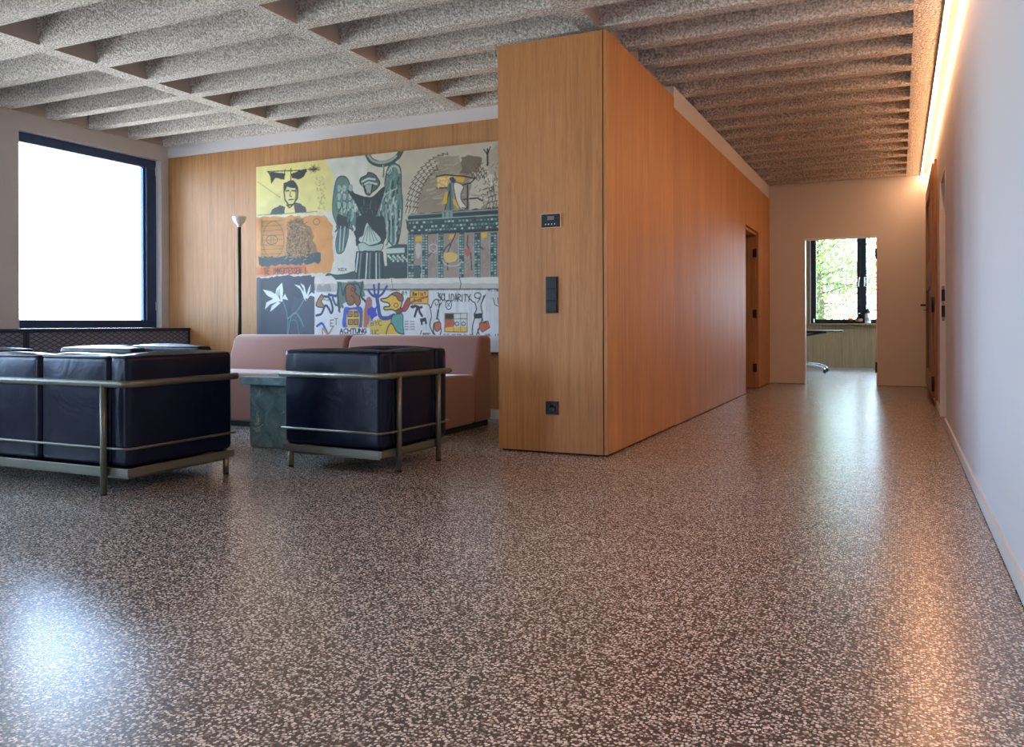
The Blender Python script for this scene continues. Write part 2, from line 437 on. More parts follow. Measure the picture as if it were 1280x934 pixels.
# hall end wall with doorway to the office
bm = bmesh.new(); wall_with_openings(bm, 'x', XC - .9, XR, YE, YE + .14, ZT, [(-1.265, -.280, 0, 2.125)])
struct('wall_end', bm, M['plaster'])
bm = bmesh.new()
box(bm, -1.265, -1.247, YE - .006, YE + .146, 0, 2.107); box(bm, -.298, -.28, YE - .006, YE + .146, 0, 2.107); box(bm, -1.265, -.28, YE - .006, YE + .146, 2.107, 2.125)
dfr = struct('trim_5', bm, M['jambwhite'], .002)
bm = bmesh.new(); box(bm, XC, -1.265, YE - .004, YE, 0, .006); box(bm, -.28, XR, YE - .004, YE, 0, .006); struct('baseboard_end', bm, M['joint'])
# office door leaf swung open against the office side
bm = bmesh.new(); box(bm, -.300, -.258, YE + .16, YE + 1.10, .01, 2.10); d2 = struct('door_2', bm, M['jambwhite'], .002)
for zz in (.26, 1.87):
    bm = bmesh.new(); box(bm, -.312, -.286, YE - .012, YE + .01, zz - .075, zz + .075); h = obj('hinge', bm, M['black_satin'], d2); h['kind'] = 'structure'
bm = bmesh.new(); tube(bm, round_path([(-.30, YE + 1.03, 1.09), (-.36, YE + 1.03, 1.09), (-.36, YE + .91, 1.09)], .015), .010, 10)
h = obj('handle', bm, M['black_satin'], d2); h['kind'] = 'structure'

# right wall
RO0, RO1, ROZ = 7.97, 8.79, 2.21
bm = bmesh.new(); wall_with_openings(bm, 'y', YB, YE + .14, XR, XR + .22, ZC + .075, [(RO0, RO1, 0, ROZ)])
struct('wall_right', bm, M['plaster'])
bm = bmesh.new(); box(bm, XR + .22, XR + 1.5, RO0 - .9, RO1 + .05, 0, .02); box(bm, XR + 1.5, XR + 1.55, RO0 - .9, RO1 + .2, 0, 2.6); box(bm, XR + .22, XR + 1.5, RO1 + .05, RO1 + .1, 0, 2.6)
box(bm, XR + .22, XR + 1.5, RO0 - .95, RO0 - .9, 0, 2.6); box(bm, XR + .22, XR + 1.5, RO0 - .9, RO1 + .1, 2.6, 2.65)
struct('wall_side_room', bm, M['plaster'])
bm = bmesh.new()
box(bm, XR - .012, XR + .1, RO1 - .004, RO1 + .012, 0, ROZ); box(bm, XR - .003, XR + .1, RO0 - .012, RO0 + .004, 0, ROZ); box(bm, XR - .004, XR + .1, RO0, RO1, ROZ - .004, ROZ + .012)
jb = struct('trim_6', bm, M['jambwhite'], .001)
for z0, z1 in ((1.09, 1.20), (.94, 1.05)):
    bm = bmesh.new(); box(bm, XR + .002, XR + .032, RO1 - .009, RO1 - .004, z0, z1); h = obj('strike_plate', bm, M['black_satin'], jb); h['kind'] = 'structure'
for z0, z1 in ((1.20, 1.235), (1.055, 1.085), (.905, .94)):
    bm = bmesh.new(); box(bm, XR + .004, XR + .030, RO1 - .008, RO1 - .004, z0, z1); h = obj('plate_end', bm, M['chrome'], jb); h['kind'] = 'structure'
for a0, a1, s in ((YB, RO0 - .012, ''), (RO1 + .012, 9.7, '_far')):
    bm = bmesh.new(); box(bm, XR - .012, XR, a0, a1, .006, .072); box(bm, XR - .010, XR, a0, a1, 0, .006, 1)
    struct('baseboard_right' + s, bm, [M['skirt'], M['joint']])

# office shell
bm = bmesh.new(); OW = (-1.645, .95, .885, 2.68)
wall_with_openings(bm, 'x', -4.2, XR + 1.6, YO, YO + .3, 2.72, [OW])
struct('wall_office', bm, M['oak_office'])
bm = bmesh.new(); box(bm, -4.2, -4.1, YE + .14, YO, 0, 2.72); struct('wall_office_left', bm, M['plaster'])
bm = bmesh.new(); wall_with_openings(bm, 'y', YE + .14, YO, XR + 1.5, XR + 1.6, 2.72, [(13.4, 15.3, .885, 2.6), (15.6, 17.5, .885, 2.6)]); box(bm, XR, XR + 1.5, YE + .1, YE + .14, 0, 2.72); struct('wall_office_right', bm, M['plaster'])
bm = bmesh.new(); box(bm, -4.1, XC, YE + .1, YE + .14, 0, 2.72); struct('wall_office_front', bm, M['plaster'])

for i, (a0, a1) in enumerate(((13.4, 15.3), (15.6, 17.5))):  # unseen side windows, added to brighten the office
    bm = bmesh.new(); xx = XR + 1.54
    for q in ((a0, a0 + .07, .955, 2.53), (a1 - .07, a1, .955, 2.53), (a0, a1, .885, .955), (a0, a1, 2.53, 2.6)): box(bm, xx - .03, xx + .03, q[0], q[1], q[2], q[3])
    w_ = struct('window_%d' % (i + 7), bm, M['frame_dark'])
    bm = bmesh.new(); box(bm, xx - .005, xx + .005, a0 + .06, a1 - .06, .94, 2.55); p = obj('pane', bm, M['glass'], w_); p['kind'] = 'structure'
    portal('added_side_portal', (XR + 1.62, (a0 + a1) / 2, 1.74), a1 - a0, 1.7, (-1, 0, 0))
def bars(bm, y0, y1, lst):
    for a in lst: box(bm, a[0], a[1], y0, y1, a[2], a[3])
bm = bmesh.new(); x0, x1, z0, z1 = OW
bars(bm, YO - .03, YO + .06, [(x0 + .012, x0 + .06, z0 + .002, z1), (x1 - .06, x1, z0, z1), (x0 + .012, x1, z0 + .002, z0 + .055), (x0 + .012, x1, z1 - .05, z1), (-.715, -.655, z0, z1)])
bars(bm, YO - .05, YO + .02, [(x0 + .05, x0 + .115, z0 + .03, z1 - .04), (-.765, -.690, z0 + .03, z1 - .04), (x0 + .05, -.69, z0 + .03, z0 + .085), (x0 + .05, -.69, z1 - .10, z1 - .04)])
bars(bm, YO - .05, YO + .02, [(-.67, -.59, z0 + .03, z1 - .04), (x1 - .12, x1 - .05, z0 + .03, z1 - .04), (-.67, x1 - .05, z0 + .03, z0 + .085), (-.67, x1 - .05, z1 - .10, z1 - .04)])
wo_ = struct('window_6', bm, M['frame_dark'], .003)
bm = bmesh.new(); box(bm, x0 + .08, x1 - .08, YO - .01, YO, z0 + .05, z1 - .05); p = obj('pane', bm, M['glass'], wo_); p['kind'] = 'structure'
bm = bmesh.new(); box(bm, x0, x0 + .012, YO - .03, YO + .06, z0, z1); p = obj('reveal_strip', bm, M['jambwhite'], wo_); p['kind'] = 'structure'
for hx, tilt in ((-.735, .06), (-.625, 0)):
    bm = bmesh.new(); box(bm, hx - .012, hx + .012, YO - .062, YO - .05, 1.62, 1.72)
    tube(bm, [(hx, YO - .055, 1.69), (hx, YO - .09, 1.69), (hx + tilt * .3, YO - .09, 1.80)], .011, 8)
    p = obj('window_handle', bm, M['whiteplastic'], wo_); p['kind'] = 'structure'
bm = bmesh.new(); box(bm, x0 + .06, x0 + .09, YO - .056, YO - .05, z0 + .02, z0 + .1); p = obj('hinge', bm, M['whiteplastic'], wo_); p['kind'] = 'structure'
portal('office_window_portal', ((x0 + x1) / 2, YO + .12, (z0 + z1) / 2), x1 - x0, z1 - z0, (0, -1, 0))

# LED line along the right edge of the hall ceiling
led = thing('light_line', 'long glowing warm light line running along the ceiling edge beside the right wall', 'ceiling light', (.281, 4.6, ZC - .03))
bm = bmesh.new(); box(bm, -.0125, .0155, -8.1, 8.13, -.012, .018); obj('diffuser', bm, M['led'], led)
bm = bmesh.new(); box(bm, -.0165, -.0130, -8.1, 8.13, -.002, .018); obj('side_profile', bm, M['alu'], led)
bm = bmesh.new(); box(bm, -.0175, .0175, -8.12, 8.15, .0185, .104); obj('housing', bm, M['alu'], led)

# ------------------------------------------------------------------ window cabinets under the left windows (each unit a thing)
CZ = .855; CX0, CX1 = XL + .002, -7.285
ys = [6.925, 4.985, 3.045, 1.105, -.835]
names = ['dark cabinet unit with diamond patterned front below the left window, touching the oak wall',
         'dark cabinet unit with diamond patterned front, cut by the left edge of the photo']
for i in range(2):
    t_ = thing('low_cabinet', names[i], 'cabinet', (0, 0, 0), 0, 'low cabinets under the windows')
    y1, y0 = ys[i], ys[i + 1]
    bm = bmesh.new(); box(bm, CX0, CX1 - .022, y0 + .002, y1 - .002, .06, CZ - .032); obj('body', bm, M['cab_top'], t_)
    bm = bmesh.new(); box(bm, CX0, CX1 - .06, y0 + .002, y1 - .002, 0, .06); obj('plinth', bm, M['gap'], t_)
    bm = bmesh.new(); box(bm, CX1 - .022, CX1 - .004, y0 + .028, y1 - .03, .08, CZ - .035); obj('patterned_panel', bm, M['meshpanel'], t_)
    bm = bmesh.new()
    box(bm, CX1 - .022, CX1, y0 + .003, y0 + .028, .06, CZ - .034); obj('edge_strip', bm, M['cab_top'], t_); bm = bmesh.new(); box(bm, CX1 - .022, CX1, y1 - .03, y1 - .003, .06, CZ - .034)
    obj('edge_strip', bm, M['cab_top'], t_)
bm = bmesh.new(); box(bm, CX0, CX1 + .012, ys[2] + .002, 6.922, CZ - .030, CZ)
o = obj('cabinet_top', bm, M['cab_top'], bevel=.003); tag(o, 'long dark blue worktop lying over the low cabinets under the left window', 'worktop')

# ------------------------------------------------------------------ the mural
P_S = 3.459375
def z2c(x, y, plane=6.885):
    """point of the mural, measured on a 1107 x 934 study of it -> canvas metres (x, z)"""
    px, py = 310 + x / P_S, 170 + y / P_S
    a = ((px - 640) / F_PX); b_ = -((py - CY) / F_PX)
    d = rt * a + up * b_ + fw; t_ = plane / d.y
    return (d.x * t_, EYE.z + d.z * t_)
PX0, PX1, PZ0, PZ1 = -6.272, -3.30, .625, 2.588
RES = .0025
GW, GH = int((PX1 - PX0) / RES), int((PZ1 - PZ0) / RES)
img = np.zeros((GH, GW, 3), np.float32)
rng = np.random.default_rng(3)
def tog(p): q = z2c(*p); return ((q[0] - PX0) / RES, (q[1] - PZ0) / RES)
def srl(c): return np.array(sr(*c)[:3], np.float32)
def poly(pts, col, alpha=1.0, raw=False, jag=0):
    P = np.array([tog(p) for p in pts])
    if jag: # ragged brush edge
        out = []
        for a, b_ in zip(P, np.roll(P, -1, 0)):
            k = max(2, int(np.hypot(*(b_ - a)) / 14))
            for i in range(k): out.append(a + (b_ - a) * i / k + rng.normal(0, jag, 2))
        P = np.array(out)
    x0, y0 = np.maximum(np.floor(P.min(0)).astype(int), 0); x1, y1 = np.minimum(np.ceil(P.max(0)).astype(int) + 1, (GW, GH))
    if x1 <= x0 or y1 <= y0: return
    X, Y = np.meshgrid(np.arange(x0, x1) + .5, np.arange(y0, y1) + .5); ins = np.zeros(X.shape, bool)
    for a, b_ in zip(P, np.roll(P, -1, 0)):
        if a[1] == b_[1]: continue
        c_ = ((a[1] > Y) != (b_[1] > Y)) & (X < (b_[0] - a[0]) * (Y - a[1]) / (b_[1] - a[1]) + a[0]); ins ^= c_
    s_ = img[y0:y1, x0:x1]; s_[ins] = s_[ins] * (1 - alpha) + srl(col) * alpha
def line(pts, wd, col, alpha=1.0):
    P = [np.array(tog(p)) for p in pts]; r = wd / 2 / P_S * .0096 / RES
    for a, b_ in zip(P, P[1:]):
        x0, y0 = np.maximum(np.floor(np.minimum(a, b_) - r - 1).astype(int), 0); x1, y1 = np.minimum(np.ceil(np.maximum(a, b_) + r + 2).astype(int), (GW, GH))
        if x1 <= x0 or y1 <= y0: continue
        X, Y = np.meshgrid(np.arange(x0, x1) + .5, np.arange(y0, y1) + .5); d = b_ - a; L = max(d @ d, 1e-6)
        t_ = np.clip(((X - a[0]) * d[0] + (Y - a[1]) * d[1]) / L, 0, 1)
        k = np.hypot(X - a[0] - t_ * d[0], Y - a[1] - t_ * d[1]) < r
        s_ = img[y0:y1, x0:x1]; s_[k] = s_[k] * (1 - alpha) + srl(col) * alpha
def curve(pts, wd, col, alpha=1.0, closed=False, k=8):
    P = [np.array(p, float) for p in pts]
    if closed: P = [P[-1]] + P + [P[0], P[1]]
    else: P = [2 * P[0] - P[1]] + P + [2 * P[-1] - P[-2]]
    out = []
    for i in range(1, len(P) - 2):
        for j in range(k):
            t_ = j / k; a, b_, c_, d_ = P[i - 1], P[i], P[i + 1], P[i + 2]
            out.append(.5 * (2 * b_ + (c_ - a) * t_ + (2 * a - 5 * b_ + 4 * c_ - d_) * t_ ** 2 + (3 * b_ - a - 3 * c_ + d_) * t_ ** 3))
    out.append(P[-2]); 
    if wd: line(out, wd, col, alpha)
    return out
def blob(pts, fill, edge=None, wd=4, alpha=1.0):
    o_ = curve(pts, 0, (0, 0, 0), closed=True); poly(o_, fill, alpha)
    if edge: line(o_ + [o_[0]], wd, edge)
def ell(cx, cy, rx, ry, n_=20, a0=0, a1=360):
    return [(cx + rx * math.cos(math.radians(a0 + (a1 - a0) * i / n_)), cy + ry * math.sin(math.radians(a0 + (a1 - a0) * i / n_))) for i in range(n_ + 1)]
GL = {'A': [[(0, 1), (.5, 0), (1, 1)], [(.2, .65), (.8, .65)]], 'C': [[(1, .1), (.5, 0), (0, .3), (0, .7), (.5, 1), (1, .9)]],
 'H': [[(0, 0), (0, 1)], [(1, 0), (1, 1)], [(0, .5), (1, .5)]], 'T': [[(0, 0), (1, 0)], [(.5, 0), (.5, 1)]],
 'U': [[(0, 0), (0, .8), (.5, 1), (1, .8), (1, 0)]], 'N': [[(0, 1), (0, 0), (1, 1), (1, 0)]],
 'G': [[(1, .1), (.5, 0), (0, .3), (0, .7), (.5, 1), (1, .85), (1, .55), (.6, .55)]], 'S': [[(1, .1), (.4, 0), (0, .25), (.5, .5), (1, .75), (.6, 1), (0, .9)]],
 'O': [[(.5, 0), (0, .3), (0, .7), (.5, 1), (1, .7), (1, .3), (.5, 0)]], 'L': [[(0, 0), (0, 1), (1, 1)]], 'I': [[(.5, 0), (.5, 1)]],
 'D': [[(0, 0), (.7, .1), (1, .5), (.7, .9), (0, 1), (0, 0)]], 'R': [[(0, 1), (0, 0), (.9, .1), (.9, .4), (0, .5), (1, 1)]],
 'Y': [[(0, 0), (.5, .5), (1, 0)], [(.5, .5), (.4, 1)]], 'E': [[(1, 0), (0, 0), (0, 1), (1, 1)], [(0, .5), (.8, .5)]],
 'M': [[(0, 1), (0, 0), (.5, .6), (1, 0), (1, 1)]], 'B': [[(0, 0), (0, 1), (.8, .9), (.9, .6), (0, .5), (.8, .35), (.7, .05), (0, 0)]],
 'r': [[(.1, .4), (.1, 1)], [(.1, .6), (.6, .4), (.9, .5)]], 'l': [[(.5, 0), (.5, 1)]], 'i': [[(.5, .4), (.5, 1)], [(.5, .15), (.5, .2)]],
 'n': [[(.1, .4), (.1, 1)], [(.1, .55), (.6, .4), (.8, .6), (.8, 1)]], 'e': [[(.1, .7), (.9, .7), (.8, .45), (.3, .4), (.1, .7), (.3, 1), (.9, .95)]],
 'u': [[(.1, .4), (.1, .9), (.5, 1), (.8, .85), (.8, .4)]], '^': [[(.5, 1), (.5, 0)], [(.15, .3), (.5, 0), (.85, .3)]], '!': [[(.5, 0), (.5, .7)], [(.5, .92), (.5, 1)]],
 '.': [[(.5, .95), (.5, 1)]], 'X': [[(0, 0), (1, 1)], [(1, 0), (0, 1)]], 'P': [[(0, 1), (0, 0), (.9, .1), (.9, .4), (0, .5)]], '8': [[(.5, 0), (0, .25), (1, .75), (.5, 1), (0, .75), (1, .25), (.5, 0)]],
 '9': [[(.9, .3), (.5, .5), (.1, .3), (.5, 0), (.9, .3), (.7, 1)]], '1': [[(.3, .2), (.6, 0), (.6, 1)]], 'W': [[(0, 0), (.25, 1), (.5, .4), (.75, 1), (1, 0)]], 'V': [[(0, 0), (.5, 1), (1, 0)]], 'K': [[(0, 0), (0, 1)], [(1, 0), (0, .5), (1, 1)]], ' ': []}
def text(s_, x, y, w_, h_, col, wd, gap=.35, slope=0, jit=0):
    for ch in s_:
        for st in GL.get(ch, []):
            line([(x + a * w_ + rng.normal(0, jit), y + b_ * h_ + rng.normal(0, jit)) for a, b_ in st], wd, col)
        x += w_ * (1 + gap); y += slope * w_ * (1 + gap)

K = (34, 38, 40); TD = (36, 62, 60); TM = (96, 128, 122); TL = (196, 214, 204)
# grounds
poly([(-20, -20), (1300, -20), (1300, 1100), (-20, 1100)], (214, 212, 192))
poly([(650, 60), (1200, -20), (1200, 620), (650, 620)], (196, 190, 168))
poly([(330, 100), (520, 90), (480, 600), (330, 600)], (216, 224, 214), .8)
poly([(-10, 100), (335, 95), (368, 170), (362, 250), (372, 330), (-10, 350)], (228, 220, 138), jag=2)
poly([(20, 345), (300, 338), (340, 350), (150, 352), (40, 362)], (228, 224, 190), jag=2)
poly([(20, 352), (330, 345), (368, 390), (366, 470), (372, 540), (355, 592), (150, 600), (20, 612)], (220, 156, 78), jag=2.5)
poly([(20, 570), (250, 556), (262, 596), (20, 606)], (208, 108, 56), .8, jag=4)
# helmeted portrait on yellow
poly([(84, 156), (160, 166), (158, 190), (120, 186), (100, 212), (96, 178)], K, jag=2)
poly([(186, 166), (232, 146), (256, 146), (250, 166), (230, 186), (190, 184)], K, jag=2)
line([(160, 148), (156, 190)], 4, K); line([(186, 142), (186, 196)], 4, K); line([(84, 156), (250, 150)], 4, K)
poly([(156, 206), (176, 196), (200, 196), (216, 214), (216, 244), (206, 226), (170, 224), (156, 246)], K, jag=2)
line([(156, 240), (160, 276), (176, 300), (196, 298), (214, 270), (216, 236)], 6, K)
line([(164, 240), (178, 238)], 5, K); line([(190, 238), (206, 240)], 5, K); line([(184, 244), (182, 262), (188, 264)], 4, K); line([(176, 278), (196, 276)], 4, K)
poly([(206, 230), (216, 236), (212, 272), (200, 290)], K, .7, jag=2)
poly([(96, 342), (104, 318), (140, 304), (160, 304), (158, 338)], (70, 72, 66), jag=2); poly([(198, 300), (214, 288), (246, 306), (256, 330), (206, 336)], (70, 72, 66), jag=2)
line([(168, 300), (180, 312), (198, 296)], 5, K); line([(40, 344), (90, 342), (300, 328)], 2.5, (120, 116, 80)); line([(42, 200), (140, 268)], 2, (140, 130, 80))
for _ in range(60):
    a = rng.uniform(0, 6.28); r_ = rng.uniform(4, 30); line([(286, 146), (286 + r_ * math.cos(a), 146 + r_ * .75 * math.sin(a))], 2, (60, 56, 40), .8)
for _ in range(60):
    x_, y_ = rng.uniform(296, 330), rng.uniform(185, 320); line([(x_, y_), (x_ + rng.normal(0, 6), y_ + rng.normal(0, 6))], 2, (140, 136, 90), .8)
# banknote like scribbled drawing on orange
poly([(48, 366), (160, 360), (160, 520), (60, 545)], (190, 140, 72), .6, jag=3)
poly([(180, 360), (240, 356), (268, 400), (285, 470), (312, 540), (180, 550), (165, 500)], (120, 100, 70), .75, jag=6)
poly([(44, 522), (160, 525), (170, 500), (205, 530), (312, 500), (312, 552), (60, 562), (46, 556)], (62, 82, 84), jag=4)
for _ in range(420):
    x_, y_ = rng.uniform(168, 290), rng.uniform(364, 540)
    if x_ > 240 + (y_ - 364) * .38: continue
    line([(x_, y_), (x_ + rng.normal(0, 6), y_ + rng.normal(0, 6))], 2.6, [(58, 60, 58), (206, 158, 76), (84, 76, 58)][rng.integers(3)], .85)
for k in range(8): line([(60, 372 + k * 20), (150, 368 + k * 20 + rng.normal(0, 3))], 2, (90, 78, 54), .8)
line(ell(104, 450, 24, 20), 3, (80, 70, 52)); text('II', 96, 436, 8, 28, (80, 70, 52), 3)
line(ell(296, 372, 14, 14), 2.5, (90, 80, 60)); line([(60, 362), (60, 545)], 2.5, (80, 74, 60)); line(ell(110, 450, 46, 80), 2.5, (84, 76, 56), .8)
text('DE IMMERTESSEN !', 74, 572, 8, 26, (110, 52, 34), 3.6, .42, -.01, .6)
# dark field with lilies
poly([(20, 618), (150, 606), (292, 604), (290, 700), (296, 780), (292, 900), (20, 900)], (66, 76, 88), jag=3)
poly([(200, 700), (290, 690), (292, 900), (170, 900)], (92, 102, 112), .4, jag=6)
W_ = (226, 236, 234)
for q in ([(65, 664), (100, 672), (142, 700), (150, 716), (110, 704), (84, 690)], [(150, 716), (116, 690), (124, 660), (148, 634), (152, 664), (150, 700)], [(148, 706), (160, 682), (174, 710), (150, 704)],
          [(150, 716), (110, 704), (80, 720), (74, 750), (96, 728), (130, 716)], [(130, 716), (104, 734), (96, 760), (112, 748), (142, 722)],
          [(244, 704), (228, 664), (200, 642), (224, 648), (244, 680)], [(246, 704), (240, 660), (226, 636), (244, 648), (254, 690)], [(248, 704), (262, 660), (272, 640), (268, 672), (256, 700)], [(252, 700), (276, 676), (296, 690), (300, 700), (270, 690), (256, 706)], [(244, 690), (252, 716), (240, 700)]): poly(q, W_)
for k in range(4): line([(140, 708), (118 + k * 6, 672 - k * 3)], 2, (110, 110, 80))
curve([(152, 716), (164, 750), (172, 800), (170, 862)], 5, (86, 130, 136)); curve([(244, 706), (216, 752), (186, 786), (172, 862)], 4, (110, 140, 146))
curve([(172, 790), (204, 766), (226, 790), (240, 822)], 5, (104, 142, 148)); curve([(180, 800), (208, 800), (222, 860)], 3, (96, 130, 138))
# winged statue seen from behind
blob([(386, 186), (412, 176), (432, 190), (446, 230), (470, 262), (500, 268), (505, 330), (500, 400), (462, 410), (436, 402), (432, 440), (412, 500), (386, 506), (380, 460), (388, 400), (366, 330), (372, 240)], TM, TD, 4)
for k in range(70):
    x_, y_ = rng.uniform(380, 490), rng.uniform(195, 395)
    if x_ > 440 and y_ < 270 or x_ > 380 + (y_ - 150) * 1.2: continue
    curve([(x_, y_), (x_ + rng.uniform(-2, 6), y_ + 12), (x_ + rng.uniform(-8, 6), y_ + rng.uniform(22, 34))], rng.uniform(3, 8), [TL, (150, 180, 168), (60, 86, 82), (120, 152, 144), TD][rng.integers(5)], .85)
for k in range(9): blob([(386 + (k % 3) * 24, 214 + (k // 3) * 36), (402 + (k % 3) * 24, 218 + (k // 3) * 36), (400 + (k % 3) * 24, 240 + (k // 3) * 36), (388 + (k % 3) * 24, 244 + (k // 3) * 36)], (170, 196, 184), (70, 96, 92), 2.5, .8)
poly([(384, 340), (430, 350), (430, 400), (388, 396)], (40, 54, 54), jag=4)
for k in range(5): line([(392 + k * 9, 392), (388 + k * 7, 496)], 3.5, TL if k % 2 else TD)
blob([(566, 280), (588, 240), (592, 196), (602, 146), (622, 122), (646, 126), (660, 150), (662, 230), (668, 300), (660, 400), (644, 474), (620, 470), (590, 430), (560, 392), (545, 340)], TM, TD, 4)
for k in range(80):
    x_, y_ = rng.uniform(572, 656), rng.uniform(135, 440)
    if y_ < 220 and x_ < 600 or y_ > 380 and x_ < 596: continue
    curve([(x_, y_), (x_ - rng.uniform(-3, 6), y_ + 14), (x_ - rng.uniform(-4, 10), y_ + rng.uniform(24, 44))], rng.uniform(3, 8), [TL, (146, 176, 164), (56, 82, 78), (112, 146, 138), TD][rng.integers(5)], .85)
curve([(604, 160), (620, 136), (644, 136), (654, 160)], 8, (170, 194, 182)); curve([(560, 330), (580, 280), (600, 250), (640, 230)], 6, (160, 186, 176))
for k in range(6): line([(596 + k * 11, 300), (600 + k * 9, 460)], 3.5, TD if k % 2 else (178, 200, 190))
blob([(430, 238), (452, 246), (486, 258), (510, 264), (540, 262), (588, 222), (576, 290), (545, 360), (510, 372), (488, 340), (470, 300)], (34, 52, 52))
for k in range(26):
    x_, y_ = rng.uniform(490, 560), rng.uniform(270, 360)
    line([(x_, y_), (x_ + rng.normal(0, 4), y_ + rng.uniform(10, 26))], rng.uniform(2, 5), [(84, 112, 106), (52, 76, 72), (24, 38, 38)][rng.integers(3)], .8)
blob([(484, 204), (488, 184), (512, 172), (520, 160), (546, 168), (560, 184), (570, 206), (556, 230), (536, 246), (524, 258), (508, 250), (500, 224)], (74, 98, 92), K, 4)
for q in ([(492, 200), (520, 186), (548, 190)], [(498, 214), (522, 202), (556, 210)], [(508, 226), (520, 216)]): line(q, 7, TL)
poly([(508, 214), (534, 210), (530, 250), (512, 246)], (158, 176, 166)); line([(500, 212), (510, 240)], 5, K); line([(540, 212), (532, 244)], 5, K)
poly([(470, 350), (520, 340), (590, 352), (596, 420), (590, 470), (470, 470), (460, 420)], (34, 54, 52), jag=3)
blob([(506, 392), (516, 376), (530, 396), (572, 440), (566, 462), (520, 474), (482, 458), (480, 440), (496, 430)], (196, 212, 200), TD, 3)
for k in range(5): line([(516 + k * 3, 392), (496 + k * 16, 456)], 3, (90, 120, 112))
blob([(476, 468), (500, 462), (530, 476), (582, 466), (580, 490), (560, 504), (500, 506), (480, 494)], (178, 200, 190), TD, 3)
poly([(466, 498), (584, 498), (590, 560), (596, 620), (452, 620), (462, 560)], (44, 66, 64), jag=2)
for k in range(9): line([(476 + k * 13, 508), (464 + k * 15, 616)], 5.5, [(206, 220, 208), (120, 146, 138), (36, 54, 54)][k % 3])
# laurel ring at the top and staff
curve([(516, 82), (534, 110), (572, 124), (612, 116), (646, 92), (660, 70)], 22, (62, 86, 84)); curve([(520, 88), (540, 110), (574, 118), (612, 110), (640, 90)], 9, (158, 180, 170))
line([(586, 128), (584, 176)], 9, (88, 112, 106)); line([(583, 130), (581, 176)], 3, TL)
# dark blocks by the statue
poly([(598, 486), (644, 468), (700, 470), (690, 600), (600, 560)], (50, 74, 72)); poly([(598, 488), (676, 484), (676, 506), (600, 510)], TL)
for k in range(4): text('EBHE', 604 + k * 20, 516, 7, 7, TL, 2.5, 0, 1.0)
blob([(344, 596), (380, 602), (420, 598), (462, 588), (462, 622), (346, 622)], (58, 84, 82), TD, 4)
poly([(590, 560), (660, 572), (720, 558), (746, 566), (744, 616), (590, 620)], (44, 64, 62), jag=3); blob([(708, 564), (736, 558), (748, 580), (736, 614), (716, 608)], (66, 92, 88), TD, 3)
text('XEX', 390, 572, 10, 12, K, 2.5)
# feathered ring and figure over the gate
poly(ell(880, 330, 200, 265, 26, 180, 360), (196, 190, 170)); poly(ell(880, 340, 150, 225, 26, 180, 360), (150, 138, 116))
for ring_, (rx, ry) in enumerate(((200, 262), (186, 244), (170, 226), (158, 210))):
    for k in range(30 if ring_ < 4 else 0):
        a = 180 + k * 6
        if 262 < a < 300: continue
        p0 = (880 + rx * math.cos(math.radians(a)), 334 + ry * math.sin(math.radians(a))); p1 = (880 + (rx - 10) * math.cos(math.radians(a + 7)), 334 + (ry - 10) * math.sin(math.radians(a + 7)))
        line([p0, p1], 3, (80, 62, 44)); line([p1, (880 + rx * math.cos(math.radians(a + 6)), 334 + ry * math.sin(math.radians(a + 6)))], 3, (80, 62, 44))
poly([(800, 96), (920, 80), (920, 170), (820, 150)], (160, 152, 128), .9, jag=6); poly([(920, 90), (1010, 96), (1000, 160), (920, 170)], (112, 98, 76), .9, jag=5)
for _ in range(36):
    x_, y_ = rng.uniform(740, 900), rng.uniform(120, 300); line([(x_, y_), (x_ + rng.uniform(15, 50), y_ - rng.uniform(0, 12))], 3, (196, 190, 172), .6)
poly([(960, 190), (1040, 180), (1030, 300), (955, 320)], (206, 202, 182), .9, jag=4); poly([(1030, 60), (1100, 40), (1100, 180), (1050, 170), (1030, 120)], (176, 170, 148), .9, jag=4)
for _ in range(40):
    a = rng.uniform(0, 6.28); r_ = rng.uniform(5, 30); x_, y_ = 1046 + r_ * math.cos(a), 200 + r_ * 1.3 * math.sin(a); line([(x_, y_), (x_ + rng.normal(0, 7), y_ + rng.normal(0, 7))], 4, (220, 218, 200) if r_ < 20 else (110, 96, 74))
for _ in range(50):
    x_, y_ = rng.uniform(990, 1080), rng.uniform(120, 310); line([(x_, y_), (x_ + rng.normal(0, 12), y_ + rng.normal(0, 10))], 2.5, (96, 82, 62), .8)
line([(1034, 60), (1034, 130)], 6, K); line([(1034, 84), (1018, 60)], 4, K); line([(1034, 84), (1046, 50)], 4, K)
YE_ = (216, 178, 54)
poly([(814, 180), (870, 172), (936, 180), (930, 204), (880, 196), (872, 226), (820, 224)], YE_); line([(812, 178), (850, 170), (930, 176), (980, 186), (960, 206), (930, 212)], 5, K); line([(816, 228), (860, 226)], 5, K)
for _ in range(24):
    x_, y_ = rng.uniform(818, 866), rng.uniform(182, 222); line([(x_, y_), (x_ + rng.normal(0, 6), y_ + rng.normal(0, 6))], 4, (232, 216, 170))
poly([(868, 184), (886, 178), (900, 196), (880, 208)], (42, 60, 130))
poly([(862, 210), (880, 206), (888, 320), (850, 322)], (92, 124, 114)); line([(872, 206), (874, 320)], 5, TD); line([(850, 320), (870, 240)], 4, K)
poly([(852, 244), (864, 240), (858, 294), (836, 298)], (222, 182, 50)); poly([(884, 268), (902, 290), (916, 312), (904, 316), (886, 292)], (222, 182, 50))
blob([(888, 210), (912, 206), (930, 222), (920, 250), (922, 280), (944, 312), (920, 318), (900, 280)], (226, 222, 206), K, 3)
line([(948, 216), (948, 312)], 6, K); line([(930, 276), (990, 270), (1012, 282)], 5, K); line([(924, 312), (950, 316)], 4, K)
